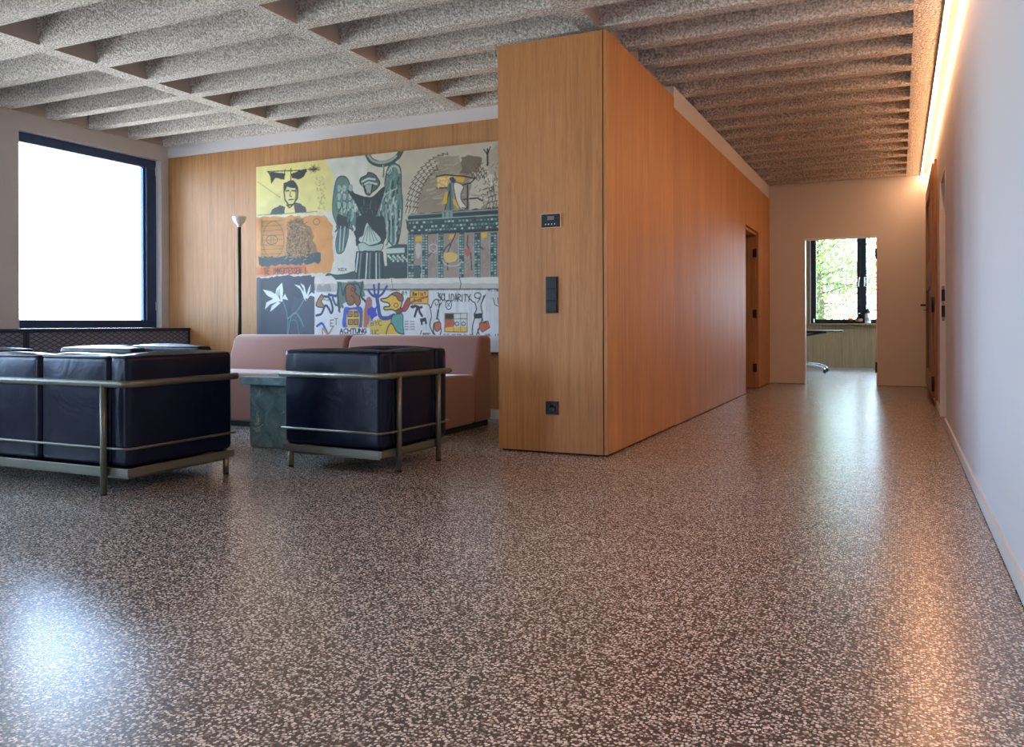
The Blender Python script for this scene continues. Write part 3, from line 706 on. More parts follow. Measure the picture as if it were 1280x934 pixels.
# the gate
poly([(692, 340), (860, 328), (1090, 312), (1090, 342), (692, 366)], (44, 68, 66), jag=1.5)
poly([(682, 364), (1090, 340), (1090, 404), (690, 420)], (48, 76, 74), jag=1.5)
for r_, (yy, h_) in enumerate(((374, 8), (392, 9), (408, 7))):
    for k in range(26):
        if rng.random() < .2: continue
        x_ = 694 + k * 15.4 + r_ * 5; y_ = yy - (x_ - 690) * .045
        poly([(x_, y_), (x_ + 10, y_ - .4), (x_ + 10, y_ + h_ - .4), (x_, y_ + h_)], [(176, 204, 194), (120, 156, 148), (86, 120, 114)][rng.integers(3)])
line([(684, 366), (1090, 342)], 4, (140, 170, 162)); line([(692, 344), (1090, 318)], 3, (150, 176, 168)); line([(690, 354), (1090, 330)], 3, (24, 40, 40))
poly([(838, 328), (884, 326), (884, 352), (838, 354)], (130, 158, 150)); line([(850, 330), (850, 352)], 3, TD); line([(870, 330), (870, 352)], 3, TD)
poly([(690, 420), (1090, 402), (1090, 412), (690, 432)], (30, 46, 46))
poly([(696, 430), (1090, 412), (1090, 614), (748, 614), (748, 560), (696, 560)], (158, 142, 130))
for _ in range(120):
    x_, y_ = rng.uniform(750, 1070), rng.uniform(440, 600); line([(x_, y_), (x_ + rng.normal(0, 8), y_ + rng.normal(0, 14))], 3, [(176, 162, 150), (142, 124, 112), (188, 176, 166)][rng.integers(3)], .7)
for cx_, w2 in ((704, 14), (764, 14), (832, 13), (922, 12), (990, 14), (1060, 15)):
    poly([(cx_ - w2, 420), (cx_ + w2, 418), (cx_ + w2 * .9, 614), (cx_ - w2 * .9, 614)], (52, 80, 78))
    for k in range(16):
        for s_ in (-1, 1):
            if rng.random() < .15: continue
            x_ = cx_ + s_ * w2 * .45; y_ = 428 + k * 11.6
            poly([(x_ - w2 * .33, y_), (x_ + w2 * .33, y_), (x_ + w2 * .33, y_ + 7), (x_ - w2 * .33, y_ + 7)], [(172, 200, 190), (126, 158, 150)][rng.integers(2)], .9)
    line([(cx_ - w2, 424), (cx_ - w2, 612)], 3, (150, 178, 170))
for q in ([(724, 436), (752, 434), (752, 456), (724, 458)], [(870, 428), (894, 426), (888, 446), (868, 448)], [(1006, 420), (1032, 418), (1030, 440), (1008, 442)]): poly(q, (226, 184, 40))
for q in ([(896, 424), (880, 460), (852, 486), (846, 500)], [(876, 470), (860, 510), (862, 580)], [(950, 430), (946, 470), (962, 510), (966, 580)], [(800, 500), (780, 520)], [(1000, 480), (1016, 490)]): line(q, 4, (50, 44, 38))
blob([(846, 510), (880, 504), (904, 516), (896, 540), (862, 548), (848, 530)], (216, 190, 110)); blob([(934, 490), (956, 492), (960, 514), (944, 520)], (176, 104, 80)); blob([(724, 472), (744, 468), (748, 510), (730, 530)], (198, 190, 180)); line(ell(800, 486, 18, 18), 3, (208, 200, 190)); line(ell(882, 540, 40, 24, 16, 0, 180), 3, (206, 198, 186))
# pale rounded wall top
poly([(290, 612), (360, 604), (380, 622), (1200, 608), (1200, 668), (290, 680)], (222, 222, 212)); poly([(290, 640), (1200, 636), (1200, 666), (290, 672)], (168, 168, 164), .6, jag=2); line([(500, 664), (1200, 662)], 5, (84, 86, 88))
poly([(300, 650), (360, 640), (360, 672), (300, 690)], (120, 124, 128), .6, jag=6); line([(620, 620), (626, 662)], 2.5, (120, 120, 118)); line([(912, 612), (920, 640), (914, 664)], 3, K)
# white wall with drawings
poly([(288, 676), (1200, 664), (1200, 1000), (288, 1000)], (222, 226, 228)); poly([(1030, 668), (1200, 664), (1200, 1000), (1040, 1000)], (204, 208, 208), .7, jag=4)
for _ in range(40):
    x_ = rng.uniform(760, 1130); line([(x_, 672), (x_ + rng.normal(0, 3), rng.uniform(720, 900))], 5, (196, 200, 202), .45)
BL = (42, 60, 150); DK = (38, 60, 90)
blob([(296, 722), (318, 686), (326, 700), (318, 716), (330, 740), (300, 738)], (178, 128, 62), K, 4)
curve([(296, 776), (318, 768), (334, 734), (348, 744), (360, 766), (366, 744), (352, 700), (330, 694)], 9, DK); curve([(350, 686), (376, 692), (398, 690), (414, 708)], 10, (48, 70, 130)); curve([(366, 700), (380, 730), (400, 726), (410, 740)], 9, (60, 96, 104))
text('nunu', 328, 700, 9, 12, K, 2.2, .1, .05); text('ET', 356, 796, 14, 26, (110, 80, 50), 3.5, .3, -.35)
curve([(298, 822), (320, 810), (334, 834), (350, 866)], 9, (62, 84, 180)); curve([(322, 866), (324, 832), (346, 856), (370, 822)], 7, (190, 150, 70)); curve([(318, 868), (344, 860), (358, 872)], 6, K)
poly([(384, 632), (500, 628), (506, 700), (470, 690), (420, 720), (390, 760), (384, 700)], (98, 124, 116), jag=3); curve([(392, 640), (388, 690), (396, 760)], 8, (44, 74, 72)); curve([(494, 636), (488, 690), (510, 720), (508, 750)], 9, (44, 74, 72))
curve([(400, 636), (412, 690), (424, 650), (470, 640), (486, 660)], 6, (44, 74, 72))
blob([(426, 646), (452, 642), (466, 660), (462, 676), (482, 696), (486, 720), (474, 736), (460, 720), (452, 730), (432, 728), (422, 690)], (150, 98, 54), K, 4)
line(ell(454, 664, 8, 8), 3, K); curve([(446, 690), (458, 700), (460, 716)], 4, K)
blob([(420, 740), (446, 742), (486, 738), (496, 760), (496, 830), (414, 830), (412, 770)], (66, 92, 196)); blob([(432, 760), (478, 758), (476, 830), (430, 830)], (224, 190, 90))
for q in ((432, 760), (458, 760), (434, 794), (458, 794)): line([q, (q[0] + 18, q[1]), (q[0] + 18, q[1] + 20), (q[0], q[1] + 20), q], 4, K); poly([(q[0] + 3, q[1] + 3), (q[0] + 15, q[1] + 3), (q[0] + 15, q[1] + 17), (q[0] + 3, q[1] + 17)], (176, 120, 86))
blob([(500, 770), (514, 700), (536, 710), (530, 780), (516, 830), (500, 826)], (176, 116, 102)); line([(500, 750), (496, 830)], 7, (232, 200, 60))
blob([(516, 750), (528, 744), (534, 736), (546, 744), (556, 736), (554, 760), (560, 776), (546, 784), (532, 800), (528, 780), (516, 772)], (58, 72, 196))
poly([(516, 820), (560, 788), (614, 776), (624, 820), (600, 870), (516, 870)], (224, 196, 84), jag=2); text('BYC', 530, 798, 14, 22, (120, 100, 50), 3, .2); text('UC', 536, 838, 12, 22, (120, 100, 50), 3, .3)
for q in ([(520, 668), (536, 688), (552, 696)], [(544, 646), (548, 690)], [(566, 640), (562, 690)], [(600, 650), (582, 680), (566, 694)]): curve(q, 9, (58, 70, 140))
curve([(556, 690), (562, 730), (572, 780), (600, 788), (630, 776)], 15, (58, 76, 150))
blob([(574, 706), (600, 700), (616, 688), (640, 680), (664, 704), (660, 740), (640, 756), (620, 750), (592, 752), (588, 740), (612, 736), (606, 722), (582, 716)], (238, 192, 56), K, 5)
blob([(620, 684), (644, 676), (668, 692), (668, 714), (650, 710), (640, 694)], (156, 92, 66), K, 4); line(ell(640, 732, 9, 9), 3, K)
blob([(640, 754), (664, 744), (672, 752), (654, 770), (640, 764)], (132, 66, 60), K, 3); blob([(668, 744), (690, 700), (700, 714), (694, 740), (676, 760)], (178, 70, 52), K, 3)
blob([(626, 776), (650, 770), (668, 772), (670, 820), (672, 860), (640, 844), (618, 812)], (92, 166, 158), K, 3); blob([(598, 868), (606, 824), (622, 812), (644, 846), (680, 862), (690, 868), (640, 868)], (238, 190, 52), K, 4)
poly([(396, 828), (528, 828), (528, 864), (378, 864)], (232, 236, 238)); text('ACHTUNG', 398, 833, 12.5, 19, K, 4.2, .34); line([(396, 858), (506, 858)], 3.4, K); line([(528, 828), (532, 868)], 3, (150, 154, 156))
# town sign
poly([(700, 670), (778, 668), (778, 726), (700, 726)], (228, 180, 52)); line([(700, 670), (778, 668), (778, 726), (700, 726), (700, 670)], 3, (110, 76, 30)); line([(700, 697), (778, 697)], 3, (110, 76, 30))
text('Berlin', 712, 675, 6, 15, (60, 44, 24), 2.8, .28); text('^', 760, 674, 8, 16, (60, 44, 24), 2.8); text('Bonn', 716, 704, 7, 14, (90, 60, 30), 2.4, .3); line([(704, 720), (776, 694)], 6, (176, 66, 50))
text('89', 664, 672, 10, 16, K, 2.4); line(ell(636, 672, 18, 4, 8, 180, 360), 2, K)
curve([(706, 738), (726, 736), (740, 742), (750, 740)], 9, K); curve([(732, 740), (726, 760), (720, 780)], 9, K); curve([(736, 740), (742, 762), (752, 778)], 9, K); line([(712, 742), (722, 734)], 8, K)
poly([(742, 790), (768, 784), (774, 812), (748, 818)], K); poly([(754, 804), (763, 802), (765, 815), (756, 816)], (222, 226, 228))
for k in range(4): text('unur nunn', 676, 798 + k * 11, 3.6, 6, (80, 80, 82), 1.5, .4)
# two figures with raised arms, dialogue of lines
curve([(780, 728), (790, 742), (800, 716), (816, 706), (826, 724), (824, 740), (834, 722)], 4, K); curve([(786, 740), (792, 780), (786, 820), (806, 866)], 4, K); curve([(826, 740), (816, 780), (826, 800), (834, 840), (828, 866)], 4, K)
curve([(808, 720), (812, 732), (820, 728)], 3, K); line([(822, 754), (816, 790)], 8, K, .8); blob([(806, 808), (830, 806), (832, 830), (818, 844), (806, 836)], (204, 106, 58), K, 3); curve([(802, 812), (800, 844), (812, 866)], 4, K)
line([(740, 866), (750, 842)], 3, K); text('UBERT', 752, 852, 6, 9, K, 2, .3)
curve([(958, 704), (970, 716), (980, 722), (986, 750), (978, 768)], 4, K); curve([(1024, 688), (1014, 710), (1006, 732), (1012, 768)], 4, K); line(ell(992, 690, 14, 12), 3.5, K); line([(980, 700), (1002, 704), (990, 720)], 3, K); line([(1018, 690), (1010, 716)], 3, K)
poly([(974, 768), (1012, 766), (1012, 788), (976, 790)], K); curve([(978, 790), (970, 820), (968, 866)], 4, K); curve([(1010, 790), (1002, 820), (984, 866)], 4, K); curve([(992, 836), (1000, 866)], 4, K); line([(1012, 788), (1014, 802)], 3, K)
poly([(1000, 808), (1036, 800), (1044, 828), (1012, 848), (998, 832)], (206, 100, 52)); line([(1000, 808), (1036, 800), (1044, 828), (1012, 848), (998, 832), (1000, 808)], 2.5, K); poly([(1014, 804), (1028, 798), (1030, 806), (1016, 810)], K)
line([(1058, 700), (1066, 730), (1100, 744)], 3, K); line([(1078, 700), (1080, 724), (1110, 726)], 3, K)
text('SOLIDARITY', 822, 682, 12.5, 30, K, 3.6, .12, .03, 1.0); line([(820, 678), (836, 706)], 3.5, K); line(ell(866, 730, 13, 20), 3.4, K); text('X', 861, 722, 10, 16, K, 2.6)
poly([(850, 768), (946, 766), (946, 848), (850, 846)], (210, 212, 208)); poly([(850, 770), (888, 768), (888, 790), (850, 792)], K); poly([(850, 792), (884, 790), (896, 810), (884, 826), (850, 828)], (198, 98, 52)); poly([(850, 828), (946, 826), (946, 848), (850, 846)], (240, 190, 60))
line([(850, 768), (946, 766), (946, 848), (850, 846), (850, 768)], 3.4, (150, 110, 70)); line([(888, 768), (888, 846)], 2.4, (90, 84, 76)); line([(918, 766), (918, 848)], 2.4, (90, 84, 76)); line([(850, 792), (946, 790)], 2.4, (90, 84, 76)); line(ell(902, 812, 8, 8), 3, K); line(ell(930, 812, 8, 8), 3, K)
text('DIE MAUER IN NN', 846, 857, 7, 9, K, 2.3, .2); text('WE IST', 1024, 856, 9, 10, K, 2.3, .5); text('91.198', 1036, 664, 7, 9, K, 2, .2)
poly([(0, 866), (1300, 866), (1300, 1000), (0, 1000)], (206, 210, 212))
# paint unevenness, then average to the canvas grid
low = rng.normal(0, 1, (GH // 24 + 2, GW // 24 + 2)); yy = np.arange(GH) / 24; xx = np.arange(GW) / 24
yi, xi = yy.astype(int), xx.astype(int); fy, fx = (yy - yi)[:, None], (xx - xi)[None]
lo = low[yi][:, xi] * (1 - fy) * (1 - fx) + low[yi + 1][:, xi] * fy * (1 - fx) + low[yi][:, xi + 1] * (1 - fy) * fx + low[yi + 1][:, xi + 1] * fy * fx
img *= .88 * (1 + .05 * lo + rng.normal(0, .05, (GH, GW)))[..., None]
h2, w2 = GH // 2, GW // 2
im2 = np.clip(img[:h2 * 2, :w2 * 2].reshape(h2, 2, w2, 2, 3).mean((1, 3)), 0, 1)
# canvas mesh: thin box with a finely divided painted front, colours kept on its vertices
nx_, nz_ = w2, h2
X = np.linspace(PX0, PX1, nx_); Z = np.linspace(PZ0, PZ1, nz_); XX, ZZ = np.meshgrid(X, Z)
co = np.stack([XX, np.full_like(XX, 6.885), ZZ], -1).reshape(-1, 3)
idx = np.arange(nx_ * nz_).reshape(nz_, nx_)
quad = np.stack([idx[:-1, :-1], idx[:-1, 1:], idx[1:, 1:], idx[1:, :-1]], -1).reshape(-1, 4)
me = bpy.data.meshes.new('painted_canvas'); nq = len(quad)
me.vertices.add(len(co)); me.vertices.foreach_set('co', co.astype(np.float32).ravel())
me.loops.add(nq * 4); me.loops.foreach_set('vertex_index', quad.astype(np.int32).ravel())
me.polygons.add(nq); me.polygons.foreach_set('loop_start', np.arange(0, nq * 4, 4, dtype=np.int32))
me.update(calc_edges=True)
ca = me.color_attributes.new('paint', 'FLOAT_COLOR', 'POINT')
ca.data.foreach_set('color', np.concatenate([im2, np.ones((nz_, nx_, 1))], -1).astype(np.float32).ravel())
pm = mat('mural_paint', (1, 1, 1, 1), .55); t, n, l, b = nodes(pm)
at_ = n.new('ShaderNodeVertexColor'); at_.layer_name = 'paint'; l.new(at_.outputs['Color'], b.inputs['Base Color'])
me.materials.append(pm)
mural = thing('mural_painting', 'large colourful mural painting with winged statue, gate and graffiti on the oak wall', 'painting')
o = bpy.data.objects.new('painted_canvas', me); C.objects.link(o); o.parent = mural
bm = bmesh.new(); box(bm, PX0, PX1, 6.887, YP - .001, PZ0, PZ1); obj('stretcher_frame', bm, mat('canvas_edge', sr(190, 184, 160), .8), mural)

# ------------------------------------------------------------------ tube-frame leather seats
def cushion(bm, x0, x1, y0, y1, z0, z1, r=.035, puff=.014, n_=12, seed=0):
    """rounded leather cushion: box with rounded edges and softly swelling faces"""
    rg = random.Random(seed)
    c = Vector(((x0 + x1) / 2, (y0 + y1) / 2, (z0 + z1) / 2)); h = Vector(((x1 - x0) / 2, (y1 - y0) / 2, (z1 - z0) / 2))
    ph = [rg.uniform(0, 6) for _ in range(3)]; vd = {}
    G = []
    for i in range(3):
        k = h[i] - r; outer = [k + r * math.tan(math.radians(t_)) for t_ in (15, 30, 45)]
        inn = [-k + 2 * k * j / n_ for j in range(n_ + 1)]
        G.append([-o_ for o_ in outer[::-1]] + inn + outer)
    def vert(p):
        key = tuple(round(q, 5) for q in p)
        if key in vd: return vd[key]
        q = Vector(p); inner = Vector([max(-(h[i] - r), min(h[i] - r, q[i])) for i in range(3)]); d = q - inner
        q = inner + d.normalized() * r
        for i in range(3):
            if abs(p[i]) > h[i] - 1e-6:
                j, k2 = [a for a in range(3) if a != i]
                u_, v_ = inner[j] / (h[j] - r), inner[k2] / (h[k2] - r)
                q[i] += math.copysign(puff * max(0, 1 - u_ ** 2) ** .8 * max(0, 1 - v_ ** 2) ** .8 * (1 + .22 * math.sin(u_ * 3 + ph[i])), p[i])
        vd[key] = bm.verts.new(c + q); return vd[key]
    for ax in range(3):
        a1, a2 = (ax + 1) % 3, (ax + 2) % 3
        for s in (-1, 1):
            for i in range(len(G[a1]) - 1):
                for j in range(len(G[a2]) - 1):
                    q = []
                    for a, b_ in ((i, j), (i + 1, j), (i + 1, j + 1), (i, j + 1)):
                        p = [0, 0, 0]; p[ax] = s * h[ax]; p[a1] = G[a1][a]; p[a2] = G[a2][b_]; q.append(vert(p))
                    f = bm.faces.new(q if s > 0 else q[::-1]); f.smooth = True

def add_cushion(name, parent, dims, seed, r=.035, puff=.014):
    bm = bmesh.new(); cushion(bm, *dims, r=r, puff=puff, seed=seed, n_=16)
    o_ = obj(name, bm, M['leather'], parent)
    x0, x1, y0, y1, z0, z1 = dims
    # welt seam round the top edge
    e = .008; rr = .03
    pts = [(x0 + e, y0 + rr, 0), (x0 + e, y1 - e, 0), (x1 - e, y1 - e, 0), (x1 - e, y0 + e, 0), (x0 + e, y0 + e, 0), (x0 + e, y0 + rr + .002, 0)]
    pts = [(p[0], p[1], z1 - .010) for p in pts]
    bm = bmesh.new(); tube(bm, round_path(pts, .032, 5), .0042, 8); obj('welt', bm, M['leather'], o_)
    return o_

def lc_seat(name, label, cat, W, D, nseat, group=None, back_posts=True):
    """local x across the back, y towards the front (0 = rear face of the cushions), origin on the floor at rear centre"""
    t_ = thing(name, label, cat, (0, 0, 0), 0, group)
    hw = W / 2; AT = .135; ZF0, ZF1 = .100, .142; ZR, ZRod, ZTop = .580, .245, .728
    bm = bmesh.new(); e = .004
    for q in ((-hw - e, hw + e, -e, .012), (-hw - e, hw + e, D - .012, D + e), (-hw - e, -hw + .012, .012, D - .012), (hw - .012, hw + e, .012, D - .012)):
        box(bm, q[0], q[1], q[2], q[3], ZF0, ZF1)
    for q in ((-hw + .03, hw - .03, .03, .055), (-hw + .03, hw - .03, D - .055, D - .03), (-hw + .03, -hw + .055, .055, D - .055), (hw - .055, hw - .03, .055, D - .055)):
        box(bm, q[0], q[1], q[2], q[3], ZF0 - .018, ZF0 + .012)
    box(bm, -hw + .012, hw - .012, .012, D - .012, ZF0 + .008, ZF0 + .02)
    obj('base_frame', bm, M['steel'], t_, bevel=.002)
    E_ = .022
    path = round_path([(-hw - E_, D + .008, ZR), (-hw - E_, -E_, ZR), (hw + E_, -E_, ZR), (hw + E_, D + .008, ZR)], .05, 7)
    bm = bmesh.new(); tube(bm, path, .0165, 16, 0, 1.15); obj('top_rail', bm, M['steel'], t_)
    path = round_path([(-hw - .014, D + .004, ZRod), (-hw - .014, -.014, ZRod), (hw + .014, -.014, ZRod), (hw + .014, D + .004, ZRod)], .05, 7)
    bm = bmesh.new(); tube(bm, path, .0075, 12); obj('side_rod', bm, M['steel'], t_)
    for s in (-1, 1):
        for (x, y, zt) in ((s * (hw - .150), -E_, ZR), (s * (hw - .014), D - .045, ZF0 - .0005)):
            bm = bmesh.new(); tube(bm, [(x, y, .012), (x, y, zt)], .0175, 16); lg = obj('leg', bm, M['steel'], t_)
            bm = bmesh.new(); tube(bm, [(x, y, 0), (x, y, .014)], .0165, 14); obj('foot', bm, M['rubber'], lg)
    z0 = ZF1 + .002
    for s in (-1, 1):
        a, b_ = sorted((s * hw, s * (hw - AT)))
        add_cushion('arm_cushion', t_, (a, b_, 0, D, z0 + .002, ZTop), 3 + s, .032, .012)
    iw = W - 2 * AT; cw = iw / nseat
    for k in range(nseat):
        a = -iw / 2 + k * cw
        add_cushion('back_cushion', t_, (a + .003, a + cw - .003, .002, .16, z0 + .002, ZTop - .004), 11 + k, .035, .014)
        add_cushion('seat_cushion', t_, (a + .003, a + cw - .003, .165, D - .002, z0 + .002, .42), 21 + k, .035, .016)
    return t_

chair = lc_seat('leather_armchair', 'black leather armchair with grey tube frame, right of the green marble table', 'armchair', .742, .742, 1, 'leather tube frame armchairs')
def put(o_, corner, ang, hw_off, fwd):
    o_.location = (corner[0], corner[1], 0); o_.rotation_euler = (0, 0, ang)
# right chair: its back to the right (+x); local front (+y) points to -x ; corner (-2.741, 4.037)
ta = -.030
ang = math.pi / 2 + ta
fr = Vector((-math.sin(ang), math.cos(ang), 0)); sd = Vector((math.cos(ang), math.sin(ang), 0))
cc = Vector((-2.741, 4.037, 0)) + sd * .371
chair.location = cc; chair.rotation_euler = (0, 0, ang)
# left chair: seen only over the sofa, facing the table
c2 = copy_tree(chair)
c2['label'] = 'black leather armchair mostly hidden behind the sofa, only its pale shining cushion tops showing'
c2.location = (-5.49, 4.36, 0); c2.rotation_euler = (0, 0, -math.pi / 2 + .02)
# three seater, seen from behind
sofa = lc_seat('leather_sofa', 'black leather sofa with grey tube frame, seen from behind at the left', 'sofa', 1.89, .748, 3)
sofa.rotation_euler = (0, 0, .010); sofa.location = (-3.592 - .945, 3.0 - .0095, 0)

# ------------------------------------------------------------------ pink modular sofa
def pink(label, xa, xb, seed):
    t_ = thing('modular_sofa', label, 'sofa', ((xa + xb) / 2, 5.5, 0), 0, 'dusty pink sofa modules')
    hw = (xb - xa) / 2
    def soft(name, prof, r):
        bm = bmesh.new(); prism(bm, prof, 'x', -hw + .004, hw - .004)
        o_ = obj(name, bm, M['fabric'], t_, smooth=True)
        b_ = o_.modifiers.new('soft_edge', 'BEVEL'); b_.width = r; b_.segments = 5; b_.limit_method = 'ANGLE'; b_.angle_limit = math.radians(25)
        return o_
    soft('seat', [(0, .045), (.70, .045), (.70, .455), (.40, .470), (.12, .474), (.0, .466)], .03)
    soft('backrest', [(.705, .045), (1.02, .045), (1.02, .79), (.84, .79), (.80, .74), (.705, .44)], .045)
    bm = bmesh.new(); box(bm, -hw + .03, hw - .03, .03, .98, 0, .046); obj('plinth', bm, M['rubber'], t_)
pink('left module of the long dusty pink sofa, beneath the mural behind the marble table', -6.06, -4.655, 1)
pink('right module of the dusty pink sofa, beside the oak core and behind the leather armchair', -4.65, -3.25, 2)

# ------------------------------------------------------------------ green marble table
tb = thing('coffee_table', 'green marble coffee table between the leather sofa and the leather armchair', 'table', (-3.98, 4.93, 0))
bm = bmesh.new(); box(bm, -.305, .36, -.30, .24, 0, .455); obj('base', bm, M['marble'], tb, bevel=.003)
bm = bmesh.new(); box(bm, -.335, .44, -.375, .30, .456, .512); obj('tabletop', bm, M['marble'], tb, bevel=.003)

# ------------------------------------------------------------------ floor lamp
lp = thing('floor_lamp', 'slim black floor lamp with small white bowl shade behind the pink sofa', 'lamp', (-6.375, 6.74, 0))
bm = bmesh.new(); lathe(bm, [(0, 0), (.13, 0), (.13, .015), (.03, .03), (0, .03)], 32); obj('base', bm, M['black_satin'], lp)
bm = bmesh.new(); tube(bm, [(0, 0, .028), (0, 0, 1.935)], .019, 16); obj('pole', bm, M['black_satin'], lp)
bm = bmesh.new(); lathe(bm, [(.020, 1.93), (.022, 1.95), (.040, 1.968), (.062, 1.995), (.073, 2.022), (.075, 2.04), (.071, 2.04), (.058, 2.0), (.03, 1.972), (0, 1.968)], 36); obj('lamp_shade', bm, M['whiteplastic'], lp)

# ------------------------------------------------------------------ wall controls on the oak front
y = YF
th = thing('thermostat', 'black room controller with grey display near the top of the oak front', 'thermostat', (-2.148, y, 1.588))
bm = bmesh.new(); box(bm, -.074, .074, -.009, -.0005, -.048, .048); obj('frame', bm, M['edge_metal'], th)
bm = bmesh.new(); box(bm, -.070, .068, -.012, -.0091, -.045, .045); obj('front', bm, M['black_plastic'], th, bevel=.001)
bm = bmesh.new(); box(bm, -.024, .026, -.0132, -.0122, .004, .030); obj('display', bm, M['lcd'], th)
for k in range(4):
    bm = bmesh.new(); lathe(bm, [(0, 0), (.0045, 0), (.0045, .0012), (0, .0012)], 12)
    o = obj('key_dot', bm, M['whiteplastic'], th, (-.036 + k * .022, -.0122, -.024)); o.rotation_euler = (math.pi / 2, 0, 0)
sw = thing('light_switch', 'tall black three-gang light switch in the middle of the oak front', 'switch', (-2.143, y, 1.083))
bm = bmesh.new(); box(bm, -.044, .044, -.008, -.0005, -.124, .124); obj('frame', bm, M['black_plastic'], sw, bevel=.001)
for k in range(3):
    bm = bmesh.new(); box(bm, -.037, .037, -.014, -.0082, -.116 + k * .079, -.042 + k * .079); obj('rocker', bm, M['black_plastic'], sw, bevel=.002)
so = thing('wall_socket', 'square black power socket low on the oak front', 'socket', (-2.143, y, .313))
bm = bmesh.new(); box(bm, -.046, .046, -.009, -.0005, -.044, .044); obj('frame', bm, M['black_plastic'], so, bevel=.001)
bm = bmesh.new(); lathe(bm, [(.026, 0), (.026, .005), (.020, .005), (.019, .001), (0, .001)], 28)
o = obj('socket_ring', bm, M['black_satin'], so, (0, -.0092, 0)); o.rotation_euler = (math.pi / 2, 0, 0)

# ------------------------------------------------------------------ panelled wooden door at the far right
DX = XR - .042
wd = thing('panelled_door', 'tall old pine door with dark recessed panels against the far right wall', 'door', (0, 0, 0))
Y0, Y1, Z0, Z1 = 9.83, 12.25, .09, 2.58
bm = bmesh.new()
box(bm, DX, XR - .002, Y0, Y0 + .62, Z0, Z1); box(bm, DX, XR - .002, Y1 - .16, Y1, Z0, Z1)
for a, b_ in ((Z0, .30), (1.30, 1.62), (2.40, Z1)): box(bm, DX, XR - .002, Y0 + .62, Y1 - .16, a, b_)
obj('leaf', bm, M['pine'], wd, bevel=.004)
for a, b_ in ((.302, 1.298), (1.622, 2.398)):
    bm = bmesh.new(); box(bm, DX + .028, XR - .003, Y0 + .622, Y1 - .162, a, b_)
    o = obj('panel', bm, wood('dark_stained_panel', sr(70, 38, 20), sr(96, 56, 30), sr(120, 72, 42)), wd)
bm = bmesh.new(); tube(bm, round_path([(DX - .001, 12.1, 1.12), (DX - .055, 12.1, 1.12), (DX - .055, 11.96, 1.12)], .018), .013, 10); lathe(bm, [(0, 0), (.028, 0), (.028, .008), (0, .008)], 16, (DX - .002, 12.1, 1.05)); obj('lever_handle', bm, M['black_satin'], wd)
for zz in (.24, 1.08):
    bm = bmesh.new(); tube(bm, [(DX + .005, 9.80, zz - .08), (DX + .005, 9.80, zz + .08)], .016, 10); box(bm, DX + .01, XR - .001, 9.76, 9.80, zz - .06, zz + .06); obj('hinge', bm, M['black_satin'], wd)
bm = bmesh.new(); box(bm, DX + .02, XR - .001, 9.70, 9.78, .0, 2.6); o = obj('jamb', bm, M['pine'], wd)

# ------------------------------------------------------------------ office: desk and things on the sill
dk = thing('office_table', 'black office table on chrome castor legs, seen through the far doorway', 'table', (-1.84, 15.9, 0))
bm = bmesh.new(); box(bm, -1.0, .935, -.40, .40, .740, .762); obj('tabletop', bm, M['black_satin'], dk, bevel=.004)
bm = bmesh.new(); box(bm, .936, .944, -.40, .40, .741, .761); obj('edge_band', bm, M['chrome'], dk)
for s in (-.26, .26):
    bm = bmesh.new(); tube(bm, [(.22, s, .12), (.22, s, .60)], .028, 12); tube(bm, round_path([(.22, s, .58), (.25, s, .66), (.62, s, .725)], .05), .018, 10); box(bm, .18, .60, s - .02, s + .02, .71, .739); obj('column', bm, M['black_satin'], dk)
    bm = bmesh.new(); tube(bm, round_path([(-.15, s, .10), (.20, s, .165), (.52, s, .125), (.62, s, .09), (.635, s, .055)], .05), .020, 12); obj('foot_bar', bm, M['chrome'], dk)
    for xx in (.635, .08):
        bm = bmesh.new(); tube(bm, [(xx, s - .02, .03), (xx, s + .02, .03)], .03, 16); tube(bm, [(xx, s, .03), (xx, s, .085)], .01, 8); obj('castor', bm, M['rubber'], dk)

SZ = OW[2] + .003; SYY = YO - .085
bm = bmesh.new(); box(bm, -1.633, .95, YO - .16, YO - .052, OW[2] - .022, OW[2] + .002); sl = struct('trim_7', bm, M['oak_office'])
bz = lambda x_: (x_, SYY - .02, SZ)
j = thing('glass_jar', 'short wide amber glass jar on the office windowsill, leftmost of three vessels', 'jar', bz(-.885))
bm = bmesh.new(); lathe(bm, [(0, 0), (.046, 0), (.052, .01), (.052, .085), (.044, .10), (.044, .112), (.040, .112), (.040, .1), (.047, .083), (.047, .012), (0, .008)], 24); obj('body', bm, M['amber'], j)
bm = bmesh.new(); lathe(bm, [(.0525, .03), (.053, .03), (.053, .07), (.0525, .07)], 24); obj('label', bm, M['label_dark'], j)
j = thing('round_bottle', 'dark round bottle with orange label on the office windowsill, middle of three vessels', 'bottle', bz(-.725))
bm = bmesh.new(); lathe(bm, [(0, 0), (.05, 0), (.066, .03), (.070, .07), (.05, .12), (.020, .145), (.018, .185), (0, .187)], 24); obj('body', bm, M['brownglass'], j)
bm = bmesh.new(); lathe(bm, [(.0675, .035), (.0715, .055), (.0715, .08), (.067, .09)], 24); obj('label', bm, M['label_orange'], j)
bm = bmesh.new(); lathe(bm, [(.021, .186), (.021, .205), (0, .206)], 16); obj('cap', bm, M['label_white'], j)
j = thing('tall_bottle', 'tall pale bottle with dark neck on the office windowsill, rightmost of three vessels', 'bottle', bz(-.565))
bm = bmesh.new(); lathe(bm, [(0, 0), (.055, 0), (.058, .02), (.055, .15), (.044, .20), (.020, .235), (0, .236)], 24); obj('body', bm, M['label_white'], j)
bm = bmesh.new(); lathe(bm, [(.0575, .05), (.059, .05), (.058, .11), (.057, .11)], 24); obj('label', bm, M['clear'], j)
bm = bmesh.new(); lathe(bm, [(.046, .196), (.034, .25), (.012, .30), (.011, .325), (0, .326)], 20); obj('neck', bm, M['label_dark'], j)

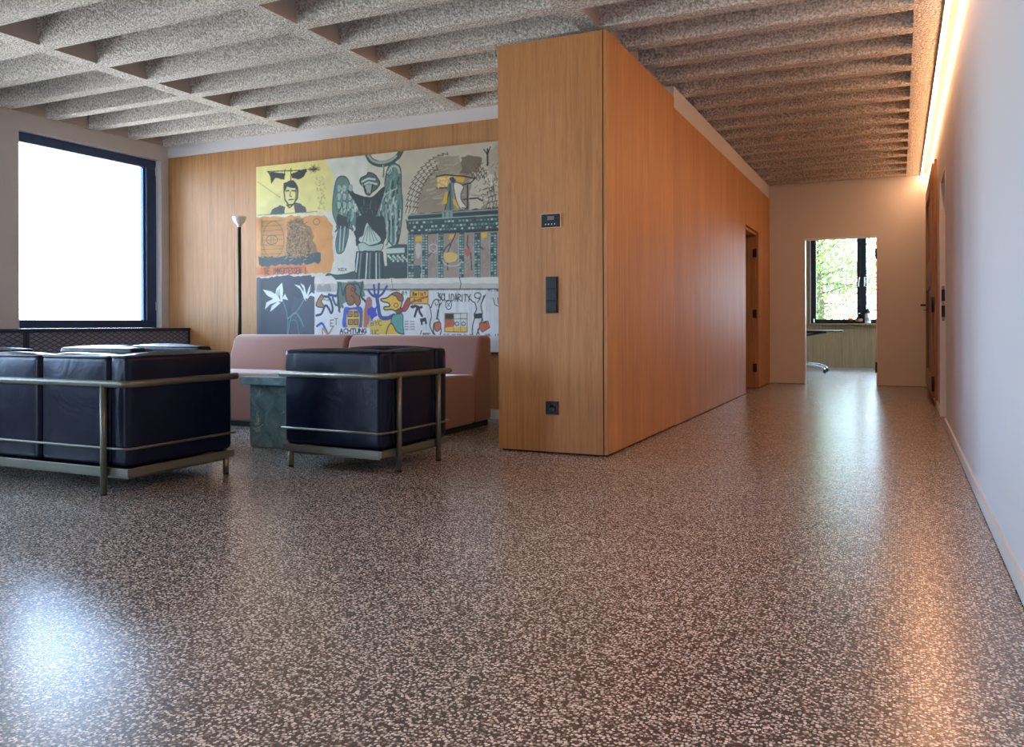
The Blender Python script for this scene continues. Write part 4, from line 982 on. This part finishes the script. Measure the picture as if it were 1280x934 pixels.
# ------------------------------------------------------------------ outside
bm = bmesh.new(); box(bm, -60, 60, YO + .35, 120, -.6, -.5); o = struct('ground', bm, M['grass'])
def tree(label, x, y, h, cr, zc, seed, nleaf, lsize):
    rg = random.Random(seed); t_ = thing('garden_tree', label, 'tree', (x, y, -.5), 0, 'trees outside the office window')
    bm = bmesh.new(); tube(bm, [(0, 0, 0), (.05, .02, h * .4), (-.04, .05, h * .7), (0, 0, h)], [.14, .11, .07, .03], 10)
    tips = []
    for k in range(26):
        z = h * (.22 + .7 * k / 26); a = rg.uniform(0, 6.28); L = cr * rg.uniform(.6, 1.0) * (1.1 - .5 * abs(z / h - .5))
        p = [Vector((0, 0, z))]
        d = Vector((math.cos(a), math.sin(a), rg.uniform(.05, .5)))
        for s in range(4): p.append(p[-1] + d * L / 4); d = (d + Vector((rg.uniform(-.4, .4), rg.uniform(-.4, .4), rg.uniform(-.3, .2)))).normalized()
        tube(bm, p, [.035, .026, .018, .012, .006], 6); tips += p[1:]
    obj('trunk', bm, M['bark'], t_)
    V = []; Fc = []
    for k in range(nleaf):
        tp = tips[rg.randrange(len(tips))]; c = tp + Vector((rg.gauss(0, .34), rg.gauss(0, .34), rg.gauss(0, .30)))
        nrm = Vector((rg.gauss(0, 1), rg.gauss(0, 1), rg.gauss(0, 1))).normalized(); a = nrm.orthogonal().normalized(); b_ = nrm.cross(a)
        ss = lsize * rg.uniform(.6, 1.2); i0 = len(V)
        V += [c - a * ss, c + b_ * ss * .42, c + a * ss, c - b_ * ss * .42]; Fc.append((i0, i0 + 1, i0 + 2, i0 + 3))
    me_ = bpy.data.meshes.new('foliage'); me_.from_pydata([tuple(v) for v in V], [], Fc); me_.materials.append(M['leaf'])
    o_ = bpy.data.objects.new('foliage', me_); C.objects.link(o_); o_.parent = t_
tree('leafy light green tree outside the office window, filling the left pane', -1.9, 22.6, 4.6, 1.6, 1.5, 4, 7500, .062)
tree('light green tree outside behind the narrow right pane of the office window', .9, 27.2, 5.6, 1.7, 1.8, 9, 6000, .075)
